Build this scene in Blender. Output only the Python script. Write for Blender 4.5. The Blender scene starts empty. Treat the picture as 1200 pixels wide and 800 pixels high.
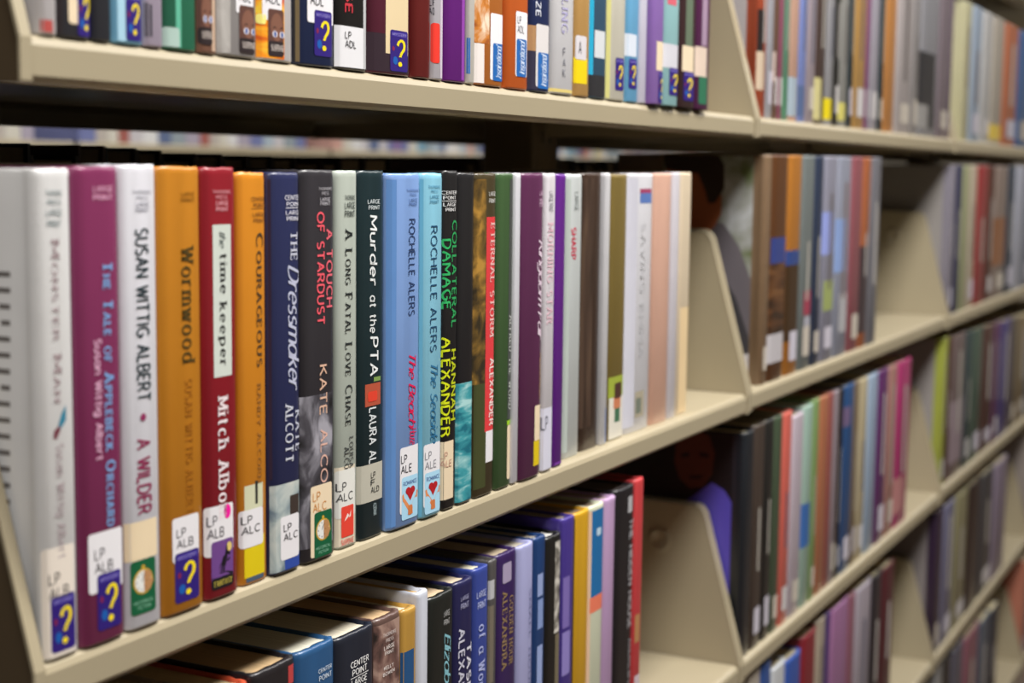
import bpy, math, random
from mathutils import Vector, Matrix
SC = bpy.context.scene
COL = SC.collection
random.seed(7)

# ---------------------------------------------------------------- camera
yaw, pitch, roll = math.radians(27.051), math.radians(6.359), math.radians(0.6765)
fwd = Vector((math.cos(yaw)*math.cos(pitch), math.sin(yaw)*math.cos(pitch), -math.sin(pitch)))
rgt = fwd.cross(Vector((0, 0, 1))).normalized(); up = rgt.cross(fwd)
r2 = rgt*math.cos(roll)+up*math.sin(roll); u2 = -rgt*math.sin(roll)+up*math.cos(roll)
cd = bpy.data.cameras.new('camera'); cam = bpy.data.objects.new('camera', cd); COL.objects.link(cam)
M = Matrix((r2, u2, -fwd)).transposed().to_4x4(); M.translation = Vector((-0.45898, -0.45076, 0.20552))
cam.matrix_world = M
cd.sensor_width = 36; cd.lens = 54.0; cd.clip_start = 0.02; cd.clip_end = 60
cd.dof.use_dof = True; cd.dof.focus_distance = 0.885; cd.dof.aperture_fstop = 7.0; cd.dof.aperture_blades = 9
SC.camera = cam
# ---------------------------------------------------------------- world and light
w = bpy.data.worlds.new('world'); SC.world = w; w.use_nodes = True
w.node_tree.nodes['Background'].inputs[0].default_value = (0.93, 0.95, 1.0, 1)
w.node_tree.nodes['Background'].inputs[1].default_value = 0.13
SC.view_settings.view_transform = 'Standard'; SC.view_settings.look = 'None'
SC.view_settings.gamma = 1; SC.view_settings.use_curve_mapping = False
SC.view_settings.exposure = 0.26
FLOOR, CEIL = -1.30, 1.62
LAMPS = [(-1.1, -0.75, 34), (0.72, -0.62, 56), (2.5, -0.75, 15), (4.4, -0.85, 10), (6.3, -0.85, 12), (1.6, 1.25, 16), (3.6, 1.25, 22), (6.0, 1.25, 26)]  # first entry is an added fill lamp for the leftmost side cover
for lx, ly, pw in LAMPS:
    ld = bpy.data.lights.new('ceiling_lamp_light', 'AREA'); ld.shape = 'RECTANGLE'; ld.size = 1.15; ld.size_y = 0.5
    ld.energy = pw; ld.color = (1.0, 0.975, 0.94)
    lo = bpy.data.objects.new('ceiling_lamp_light', ld); lo.location = (lx, ly, CEIL-0.06); COL.objects.link(lo)

# ---------------------------------------------------------------- materials
def lin(h):
    h = h.lstrip('#'); o = []
    for i in (0, 2, 4):
        c = int(h[i:i+2], 16)/255; o.append(c/12.92 if c <= .04045 else ((c+.055)/1.055)**2.4)
    return o
GAIN = {}
MC = {}
def mat(spec, g=1.0, kind='jacket'):
    """spec: '#rrggbb' or 'n:#a,#b,#c:scale:stretch' (mottled print); kind: jacket, paper, print, metal, pages, carpet"""
    key = (spec, round(g, 2), kind)
    if key in MC: return MC[key]
    m = bpy.data.materials.new(kind+'_'+str(len(MC))); m.use_nodes = True; nt = m.node_tree; N = nt.nodes; K = nt.links
    b = N['Principled BSDF']
    tc = N.new('ShaderNodeTexCoord')
    def C(h): return [min(.86, c*g) for c in lin(h)]+[1]
    if spec.startswith('n:'):
        _, cols, sc, st = spec.split(':'); cols = cols.split(',')
        mp = N.new('ShaderNodeMapping'); mp.inputs['Scale'].default_value = (float(st), 1, 1/max(.3, float(st)))
        K.new(tc.outputs['Object'], mp.inputs[0])
        no = N.new('ShaderNodeTexNoise'); no.inputs['Scale'].default_value = float(sc); no.inputs['Detail'].default_value = 5
        no.inputs['Distortion'].default_value = .6
        K.new(mp.outputs[0], no.inputs[0]); cr = N.new('ShaderNodeValToRGB'); K.new(no.outputs[0], cr.inputs[0])
        e = cr.color_ramp.elements; e[0].position = .36; e[0].color = C(cols[0]); e[1].position = .64; e[1].color = C(cols[-1])
        if len(cols) == 3: x = e.new(.5); x.color = C(cols[1])
        K.new(cr.outputs[0], b.inputs['Base Color'])
    elif kind == 'pages':
        mp = N.new('ShaderNodeMapping'); mp.inputs['Scale'].default_value = (2600, 12, 12); K.new(tc.outputs['Object'], mp.inputs[0])
        no = N.new('ShaderNodeTexNoise'); no.inputs['Scale'].default_value = 1; no.inputs['Detail'].default_value = 2; K.new(mp.outputs[0], no.inputs[0])
        mx = N.new('ShaderNodeMix'); mx.data_type = 'RGBA'; K.new(no.outputs[0], mx.inputs[0])
        c = C(spec); mx.inputs[6].default_value = [v*.62 for v in c[:3]]+[1]; mx.inputs[7].default_value = [min(.9, v*1.25) for v in c[:3]]+[1]
        K.new(mx.outputs[2], b.inputs['Base Color'])
        bp = N.new('ShaderNodeBump'); bp.inputs['Strength'].default_value = .25; bp.inputs['Distance'].default_value = .0003
        K.new(no.outputs[0], bp.inputs['Height']); K.new(bp.outputs[0], b.inputs['Normal'])
    else:
        no = N.new('ShaderNodeTexNoise'); no.inputs['Detail'].default_value = 4
        no.inputs['Scale'].default_value = {'metal': 6, 'carpet': 120, 'wall': 3}.get(kind, 28)
        K.new(tc.outputs['Object'], no.inputs[0])
        mx = N.new('ShaderNodeMix'); mx.data_type = 'RGBA'; K.new(no.outputs[0], mx.inputs[0])
        c = C(spec); v = {'metal': .05, 'carpet': .4, 'print': .02, 'ink': .02}.get(kind, .09)
        mx.inputs[6].default_value = [q*(1-v) for q in c[:3]]+[1]; mx.inputs[7].default_value = [min(.9, q*(1+v)) for q in c[:3]]+[1]
        K.new(mx.outputs[2], b.inputs['Base Color'])
    if kind == 'jacket':
        b.inputs['Roughness'].default_value = .42; b.inputs['Coat Weight'].default_value = .35; b.inputs['Coat Roughness'].default_value = .14
        n2 = N.new('ShaderNodeTexNoise'); n2.inputs['Scale'].default_value = 55; n2.inputs['Detail'].default_value = 2
        mp2 = N.new('ShaderNodeMapping'); mp2.inputs['Scale'].default_value = (1, 1, .35); K.new(tc.outputs['Object'], mp2.inputs[0]); K.new(mp2.outputs[0], n2.inputs[0])
        bp = N.new('ShaderNodeBump'); bp.inputs['Strength'].default_value = .22; bp.inputs['Distance'].default_value = .0012
        K.new(n2.outputs[0], bp.inputs['Height']); K.new(bp.outputs[0], b.inputs['Normal']); K.new(bp.outputs[0], b.inputs['Coat Normal'])
    elif kind == 'metal':
        b.inputs['Roughness'].default_value = .38; b.inputs['Specular IOR Level'].default_value = .5
        n2 = N.new('ShaderNodeTexNoise'); n2.inputs['Scale'].default_value = 900; K.new(tc.outputs['Object'], n2.inputs[0])
        bp = N.new('ShaderNodeBump'); bp.inputs['Strength'].default_value = .08; bp.inputs['Distance'].default_value = .0003
        K.new(n2.outputs[0], bp.inputs['Height']); K.new(bp.outputs[0], b.inputs['Normal'])
    elif kind in ('print', 'ink'): b.inputs['Roughness'].default_value = .4
    else: b.inputs['Roughness'].default_value = .8
    MC[key] = m
    return m

# ---------------------------------------------------------------- mesh helpers
def mesh_obj(name, V, F, mats, parent=None, mi=None, smooth=False, loc=None):
    me = bpy.data.meshes.new(name); me.from_pydata(V, [], F)
    for m in (mats if isinstance(mats, (list, tuple)) else [mats]): me.materials.append(m)
    if mi: me.polygons.foreach_set('material_index', mi)
    if smooth: me.polygons.foreach_set('use_smooth', [True]*len(F))
    me.update()
    o = bpy.data.objects.new(name, me); COL.objects.link(o)
    if parent: o.parent = parent
    if loc: o.location = loc
    return o
def thing(name, label, cat, loc=(0, 0, 0), group=None):
    o = bpy.data.objects.new(name, None); o.empty_display_size = .05; COL.objects.link(o)
    o.location = loc; tag(o, label, cat, group); return o
def tag(o, label, cat, group=None):
    o['label'] = label; o['category'] = cat
    if group: o['group'] = group
    return o
def box(V, F, x0, x1, y0, y1, z0, z1):
    n = len(V); V += [(x, y, z) for z in (z0, z1) for x, y in ((x0, y0), (x1, y0), (x1, y1), (x0, y1))]
    F += [tuple(n+i for i in f) for f in ((3, 2, 1, 0), (4, 5, 6, 7), (0, 1, 5, 4), (1, 2, 6, 5), (2, 3, 7, 6), (3, 0, 4, 7))]
def bevel(o, wd, seg=2):
    m = o.modifiers.new('bevel', 'BEVEL'); m.width = wd; m.segments = seg; m.limit_method = 'ANGLE'; m.angle_limit = .6
    return o

# ---------------------------------------------------------------- stroke lettering (cap height 7, x height 5)
G = {
'A': (5.6, 'L0,0,2.8,7|L2.8,7,5.6,0|L1,2.4,4.6,2.4'), 'B': (4.6, 'L0,0,0,7|L0,7,2.6,7|A2.6,5.3,1.7,1.7,90,-90|L0,3.6,2.8,3.6|A2.8,1.8,1.9,1.8,90,-90|L2.8,0,0,0'),
'C': (5.2, 'A3.3,3.5,3.3,3.5,48,312'), 'D': (5.2, 'L0,0,0,7|L0,7,2,7|A2,3.5,3.2,3.5,90,-90|L2,0,0,0'), 'E': (4, 'L0,0,0,7|L0,7,4,7|L0,3.6,3.4,3.6|L0,0,4,0'),
'F': (3.9, 'L0,0,0,7|L0,7,3.9,7|L0,3.6,3.2,3.6'), 'G': (5.6, 'A3.3,3.5,3.3,3.5,48,350|L5.7,0.6,5.7,3.1|L5.7,3.1,3.8,3.1'), 'H': (5, 'L0,0,0,7|L5,0,5,7|L0,3.6,5,3.6'),
'I': (.2, 'L0,0,0,7'), 'J': (3, 'L3,7,3,1.8|A1.5,1.8,1.5,1.8,0,-170'), 'K': (4.8, 'L0,0,0,7|L4.5,7,0,2.8|L1.4,4,4.8,0'), 'L': (3.8, 'L0,7,0,0|L0,0,3.8,0'),
'M': (6.4, 'L0,0,0,7|L0,7,3.2,1.4|L3.2,1.4,6.4,7|L6.4,7,6.4,0'), 'N': (5.2, 'L0,0,0,7|L0,7,5.2,0|L5.2,0,5.2,7'), 'O': (6.4, 'A3.2,3.5,3.2,3.5,0,360'),
'P': (4.4, 'L0,0,0,7|L0,7,2.5,7|A2.5,5.1,1.9,1.9,90,-90|L2.5,3.2,0,3.2'), 'Q': (6.4, 'A3.2,3.5,3.2,3.5,0,360|L3.6,1.6,6.2,-.8'), 'R': (4.8, 'L0,0,0,7|L0,7,2.5,7|A2.5,5.2,1.8,1.8,90,-90|L2.5,3.4,0,3.4|L2.2,3.4,4.8,0'),
'S': (4.2, 'A2.1,5.2,1.9,1.8,40,270|A2.1,1.7,2.1,1.7,90,-140'), 'T': (5, 'L2.5,0,2.5,7|L0,7,5,7'), 'U': (5, 'L0,7,0,2.5|A2.5,2.5,2.5,2.5,180,360|L5,2.5,5,7'), 'V': (5.4, 'L0,7,2.7,0|L2.7,0,5.4,7'),
'W': (7.6, 'L0,7,1.9,0|L1.9,0,3.8,6.6|L3.8,6.6,5.7,0|L5.7,0,7.6,7'), 'X': (5, 'L0,7,5,0|L5,7,0,0'), 'Y': (5, 'L0,7,2.5,3.3|L5,7,2.5,3.3|L2.5,3.3,2.5,0'), 'Z': (4.6, 'L0,7,4.6,7|L4.6,7,0,0|L0,0,4.6,0'),
'a': (4.4, 'A2.2,2.5,2.2,2.5,0,360|L4.4,5,4.4,0'), 'b': (4.4, 'L0,7.3,0,0|A2.2,2.5,2.2,2.5,0,360'), 'c': (4, 'A2.3,2.5,2.3,2.5,48,312'), 'd': (4.4, 'A2.2,2.5,2.2,2.5,0,360|L4.4,7.3,4.4,0'),
'e': (4.3, 'L0.1,2.6,4.2,2.6|A2.2,2.5,2.1,2.5,0,312'), 'f': (2.8, 'A2.4,5.8,1.4,1.5,60,180|L1,5.8,1,0|L0,5,2.6,5'), 'g': (4.4, 'A2.2,2.5,2.2,2.5,0,360|L4.4,5,4.4,-.5|A2.2,-.5,2.2,1.6,0,-150'),
'h': (4, 'L0,7.3,0,0|A2,3,2,2,180,0|L4,3,4,0'), 'i': (.3, 'L0,5,0,0|L0,6.6,0,7.2'), 'j': (1, 'L1,5,1,-.7|A0,-.7,1,1.2,0,-100|L1,6.6,1,7.2'), 'k': (3.9, 'L0,7.3,0,0|L3.5,5,0,2|L1.2,3,3.9,0'), 'l': (.3, 'L0,7.3,0,0'),
'm': (6.4, 'L0,5,0,0|A1.6,3.3,1.6,1.7,180,0|L3.2,3.3,3.2,0|A4.8,3.3,1.6,1.7,180,0|L6.4,3.3,6.4,0'), 'n': (4, 'L0,5,0,0|A2,3,2,2,180,0|L4,3,4,0'), 'o': (4.6, 'A2.3,2.5,2.3,2.5,0,360'),
'p': (4.4, 'L0,5,0,-2|A2.2,2.5,2.2,2.5,0,360'), 'q': (4.4, 'A2.2,2.5,2.2,2.5,0,360|L4.4,5,4.4,-2'), 'r': (2.8, 'L0,5,0,0|A1.8,3.2,1.8,1.8,180,55'), 's': (3.4, 'A1.7,3.75,1.5,1.25,45,270|A1.7,1.25,1.7,1.25,90,-140'),
't': (2.8, 'L1.2,6.6,1.2,1.2|A2.4,1.2,1.2,1.2,180,290|L0,5,2.8,5'), 'u': (4, 'L0,5,0,2|A2,2,2,2,180,360|L4,5,4,0'), 'v': (4.2, 'L0,5,2.1,0|L2.1,0,4.2,5'), 'w': (6, 'L0,5,1.5,0|L1.5,0,3,4.8|L3,4.8,4.5,0|L4.5,0,6,5'),
'x': (4, 'L0,5,4,0|L4,5,0,0'), 'y': (4.2, 'L0,5,2.1,0|L4.2,5,1.2,-2.2'), 'z': (3.8, 'L0,5,3.8,5|L3.8,5,0,0|L0,0,3.8,0'),
'?': (4, 'A2,5.1,1.9,1.9,175,-55|L3.1,3.6,2,2.3|L2,2.3,2,1.7'), '.': (1, 'A.5,3.4,.35,.35,0,360'), ' ': (2.4, '')}
STY = {'tiny': (1.25, 1.0, 0, 0), 'sans': (1.0, .9, 0, 0), 'bold': (1.35, 1.15, 0, 0), 'serif': (1.45, .65, 1.0, 0), 'serifb': (1.7, .7, 1.3, 0), 'sc': (1.45, .65, 1.0, 0), 'scb': (1.7, .9, 1.3, 0),
       'script': (1.25, .6, 0, .38), 'hand': (1.15, 1.05, 0, .08), 'qm': (1.35, .8, 0, .12)}
def strokes(txt, sty):
    hx, hy, sf, sl = STY[sty]; x = 0; quads = []; first = True
    for ch in txt:
        k = 1.0
        if sty in ('sc', 'scb') and ch.islower(): ch = ch.upper(); k = .74
        if ch not in G: ch = ' '
        wd, s = G[ch]
        for st in s.split('|'):
            if not st: continue
            p = [float(q) for q in st[1:].split(',')]
            if st[0] == 'L': pts = [(p[0], p[1]), (p[2], p[3])]
            else:
                n = max(4, int(abs(p[5]-p[4])/30)); pts = []
                for i in range(n+1):
                    a = math.radians(p[4]+(p[5]-p[4])*i/n); pts.append((p[0]+p[2]*math.cos(a), p[1]+p[3]*math.sin(a)))
            off = []
            for i, q in enumerate(pts):
                a = pts[max(0, i-1)]; b = pts[min(len(pts)-1, i+1)]
                if st[0] == 'A' and abs(abs(p[5]-p[4])-360) < 1 and i in (0, len(pts)-1): a, b = pts[-2], pts[1]
                dx, dy = b[0]-a[0], b[1]-a[1]; L = math.hypot(dx, dy) or 1; nx, ny = -dy/L, dx/L
                hw = .5*math.hypot(hx*nx, hy*ny)
                ex = 0
                off.append(((q[0]+nx*hw, q[1]+ny*hw), (q[0]-nx*hw, q[1]-ny*hw)))
            for i in range(len(pts)-1): quads.append([(x+px*k, py*k) for px, py in (off[i][0], off[i+1][0], off[i+1][1], off[i][1])])
            if sf and st[0] == 'L':
                for q, o2 in ((pts[0], pts[1]), (pts[1], pts[0])):
                    dx, dy = o2[0]-q[0], o2[1]-q[1]
                    if abs(dy) > abs(dx) and min(abs(q[1]-v) for v in (0, 7, 5, -2, 7.3)) < .05:
                        d = 1 if dy > 0 else -1; t = hy
                        quads.append([(x+(q[0]+a)*k, (q[1]+b*d)*k) for a, b in ((-hx/2-sf*.7, 0), (hx/2+sf*.7, 0), (hx/2+sf*.7, t), (-hx/2-sf*.7, t))])
                    elif abs(dy) < .01 and q[0] > 2 and q[1] > 6.9 or abs(dy) < .01 and q[0] > 3.6 and q[1] < .1:
                        d = -1 if q[1] > 3 else 1
                        quads.append([(x+q[0]*k, q[1]*k), (x+(q[0]-.6)*k, q[1]*k), (x+(q[0]-.6)*k, (q[1]+1.5*d)*k), (x+q[0]*k, (q[1]+1.8*d)*k)])
        x += (wd + (1.0 if sty == 'script' else 1.35+hx*.5+sf*.8))*k
    W = max(x-1.35, .1)
    if sl: quads = [[(a+b*sl, b) for a, b in q] for q in quads]
    return quads, W

# a "sheet" collects flat print in millimetres and lays it on a surface
class Sheet:
    def __init__(s, surf, g=1.0): s.V = []; s.F = []; s.mi = []; s.mats = []; s.surf = surf; s.g = g; s.cutall = True
    def m(s, c, kind='print'):
        m = mat(c, s.g, kind)
        if m not in s.mats: s.mats.append(m)
        return s.mats.index(m)
    def poly(s, pts, c, lay, cut=0, kind='print'):
        i = s.m(c, kind)
        if cut:
            xs = [p[0] for p in pts]; a, b = min(xs), max(xs); n = max(1, int((b-a)/cut+.99))
            for j in range(n):
                lo, hi = a+(b-a)*j/n, a+(b-a)*(j+1)/n; q = clip(clip(pts, lo, 1), hi, -1)
                if len(q) > 2: s.add(q, i, lay)
        else: s.add(pts, i, lay)
    def add(s, q, i, lay):
        n = len(s.V); s.V += [s.surf(u, v, lay) for u, v in q]; s.F.append(tuple(range(n, n+len(q)))); s.mi.append(i)
    def rect(s, u0, v0, u1, v1, c, lay, kind='print'): s.poly([(u0, v0), (u1, v0), (u1, v1), (u0, v1)], c, lay, .9, kind)
    def rrect(s, u0, v0, u1, v1, c, lay, r=None, kind='print'):
        r = min(1.6 if r is None else r, (u1-u0)/2.1, (v1-v0)/2.1); P = []
        for cx, cy, a0 in ((u1-r, v1-r, 0), (u0+r, v1-r, 90), (u0+r, v0+r, 180), (u1-r, v0+r, 270)):
            for k in range(5): a = math.radians(a0+22.5*k); P.append((cx+r*math.cos(a), cy+r*math.sin(a)))
        s.poly(P, c, lay, .9, kind)
    def ell(s, cx, cy, rx, ry, c, lay, n=18, a0=0, a1=360): s.poly([(cx+rx*math.cos(math.radians(a0+(a1-a0)*k/n)), cy+ry*math.sin(math.radians(a0+(a1-a0)*k/n))) for k in range(n)], c, lay, .9)
    def text(s, txt, sty, c, lay, u0, v0, u1, v1, vert=False, fit=True):
        q, W = strokes(txt, sty); i = s.m(c, 'ink')
        if not q or W <= 0: return
        for f in q:
            if vert: pts = [(u0+((b+.55)/8.1)*(u1-u0), v1-(a/W)*(v1-v0)) for a, b in f]
            else: pts = [(u0+(a/W)*(u1-u0), v0+(b/7)*(v1-v0)) for a, b in f]
            a, b = min(p[0] for p in pts), max(p[0] for p in pts); n = max(1, int((b-a)/.8+.9)) if lay > 2 or s.cutall else 1
            for j in range(n):
                f2 = clip(clip(pts, a+(b-a)*j/n, 1), a+(b-a)*(j+1)/n, -1) if n > 1 else pts
                if len(f2) > 2: s.add(f2, i, lay)
    def build(s, name, parent, **kw):
        if not s.F: return None
        return mesh_obj(name, s.V, s.F, s.mats, parent, s.mi, **kw)
def clip(pts, x, side):
    o = []
    for i, p in enumerate(pts):
        q = pts[(i+1) % len(pts)]; a, b = (p[0]-x)*side >= -1e-9, (q[0]-x)*side >= -1e-9
        if a: o.append(p)
        if a != b: t = (x-p[0])/(q[0]-p[0]); o.append((x, p[1]+t*(q[1]-p[1])))
    return o

def sticker(sh, kind, u0, v0, u1, v1, lay=3):
    w, h = u1-u0, v1-v0; X = lambda a: u0+a*w; Y = lambda b: v0+b*h; e = lay+1; f = lay+2
    if kind == 'mystery':
        sh.rrect(u0, v0, u1, v1, '#2c1a74', lay)
        sh.ell(X(.28), Y(.26), w*.13, h*.1, '#1458a8', e); sh.ell(X(.17), Y(.55), w*.07, h*.06, '#7c2048', e); sh.ell(X(.82), Y(.6), w*.05, h*.08, '#6a2470', e)
        sh.rect(X(.08), Y(.84), X(.95), Y(.96), '#3a2a8c', e); sh.text('MYSTERY', 'sans', '#9c94d0', f, X(.12), Y(.865), X(.9), Y(.93))
        sh.text('?', 'qm', '#ecd416', f, X(.32), Y(.22), X(.80), Y(.76))
        sh.ell(X(.54), Y(.18), w*.11, h*.06, '#ecd416', f)
    elif kind == 'hist':
        sh.rrect(u0, v0, u1, v1, '#0e5a38', lay)
        sh.ell(X(.48), Y(.60), w*.40, h*.24, '#c8a034', e); sh.ell(X(.48), Y(.60), w*.34, h*.205, '#e4e4e0', f)
        sh.poly([(X(.50), Y(.80)), (X(.72), Y(.78)), (X(.84), Y(.68)), (X(.78), Y(.62)), (X(.92), Y(.56)), (X(.80), Y(.50)), (X(.76), Y(.42)), (X(.50), Y(.40))], '#b48458', f+1)
        sh.ell(X(.48), Y(.87), w*.07, h*.035, '#c8a034', e)
        for a in range(0, 360, 45): sh.ell(X(.40)+w*.2*math.cos(math.radians(a)), Y(.60)+h*.15*math.sin(math.radians(a)), w*.025, h*.014, '#303030', f+1, 6)
        sh.poly([(X(.39), Y(.6)), (X(.42), Y(.6)), (X(.50), Y(.70)), (X(.48), Y(.71))], '#303030', f+1)
        sh.text('HISTORICAL', 'sans', '#8cc0a4', e, X(.1), Y(.19), X(.9), Y(.25)); sh.text('FICTION', 'sans', '#8cc0a4', e, X(.25), Y(.09), X(.78), Y(.15))
    elif kind == 'fantasy':
        sh.rrect(u0, v0, u1, v1, '#6c4488', lay)
        sh.ell(X(.80), Y(.82), w*.13, h*.10, '#d8c070', e); sh.rrect(u0, v0, u1, Y(.24), '#17141c', e)
        sh.poly([(X(0.02), Y(.2)), (X(.98), Y(.2)), (X(.98), Y(.27)), (X(.7), Y(.32)), (X(.35), Y(.33)), (X(.02), Y(.26))], '#17141c', e)
        for P in ([(.40, .30), (.46, .30), (.50, .50), (.44, .50)], [(.52, .30), (.57, .30), (.60, .46), (.52, .50)], [(.40, .48), (.62, .44), (.70, .62), (.52, .66)], [(.56, .60), (.70, .58), (.74, .76), (.64, .78)], [(.62, .72), (.76, .74), (.86, .68), (.84, .64), (.72, .68)], [(.68, .56), (.84, .60), (.84, .56), (.70, .52)], [(.64, .80), (.70, .88), (.72, .76)], [(.42, .54), (.34, .46), (.32, .34), (.36, .44)]):
            sh.poly([(X(a), Y(b)) for a, b in P], '#14101a', f)
        sh.text('FANTASY', 'serif', '#c8b84c', f, X(.12), Y(.06), X(.94), Y(.17))
    elif kind == 'romance':
        sh.rrect(u0, v0, u1, v1, '#a8d4ec', lay)
        sh.text('ROMANCE', 'bold', '#2c4a8c', e, X(.1), Y(.80), X(.9), Y(.89))
        for a in (-1, 1):
            c = .5+a*.13; sh.ell(X(c), Y(.66), w*.15, h*.085, '#b01c24', f)
        sh.poly([(X(.23), Y(.65)), (X(.77), Y(.65)), (X(.5), Y(.42))], '#b01c24', f)
        for a in (0, 1):
            q = lambda x: X(x if a == 0 else 1-x)
            sh.poly([(q(.02), Y(.58)), (q(.10), Y(.63)), (q(.16), Y(.48)), (q(.06), Y(.44))], '#dc8c58', e)
            sh.poly([(q(.06), Y(.46)), (q(.18), Y(.50)), (q(.50), Y(.26)), (q(.42), Y(.16))], '#dc8c58', e)
            sh.poly([(q(.38), Y(.30)), (q(.50), Y(.32)), (q(.50), Y(.08)), (q(.36), Y(.10))], '#cc7844', f)
    elif kind == 'red':
        sh.rrect(u0, v0, u1, v1, '#e04434', lay, .8)
        sh.poly([(X(.22), Y(.52)), (X(.5), Y(.76)), (X(.62), Y(.66)), (X(.36), Y(.56))], '#f0dcd4', e); sh.poly([(X(.60), Y(.60)), (X(.78), Y(.84)), (X(.74), Y(.62))], '#f0dcd4', e)
        sh.text('SUSPENSE', 'bold', '#d8483c', e, X(.0), v0-h*.24, X(1.), v0-h*.08)
    elif kind == 'suspense':
        sh.rrect(u0, v0, u1, v1, '#5c3c34', lay); sh.rrect(u0, v0, u1, Y(.32), '#2c2224', e)
        sh.ell(X(.55), Y(.62), w*.4, h*.3, '#7c5444', e)
        for c in (.42, .88): sh.ell(X(c), Y(.47), w*.16, h*.07, '#d8d4dc', f); sh.ell(X(c), Y(.47), w*.08, h*.06, '#3c5898', f+1); sh.poly([(X(c-.2), Y(.58)), (X(c), Y(.64)), (X(c+.12), Y(.60)), (X(c), Y(.61))], '#2c1c1c', f)
        sh.text('SUSPENSE', 'sans', '#e0d4cc', f, X(.18), Y(.12), X(1.0), Y(.24))
    elif kind == 'inspire':
        sh.rrect(u0, v0, u1, v1, '#1c62ac', lay)
        q, W = strokes('Inspirational', 'script'); i = sh.m('#d0dcec', 'ink')
        for fq in q: sh.add([(X(.78)-(b/7)*w*.5, Y(.08)+(a/W)*h*.84) for a, b in fq], i, e)

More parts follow.
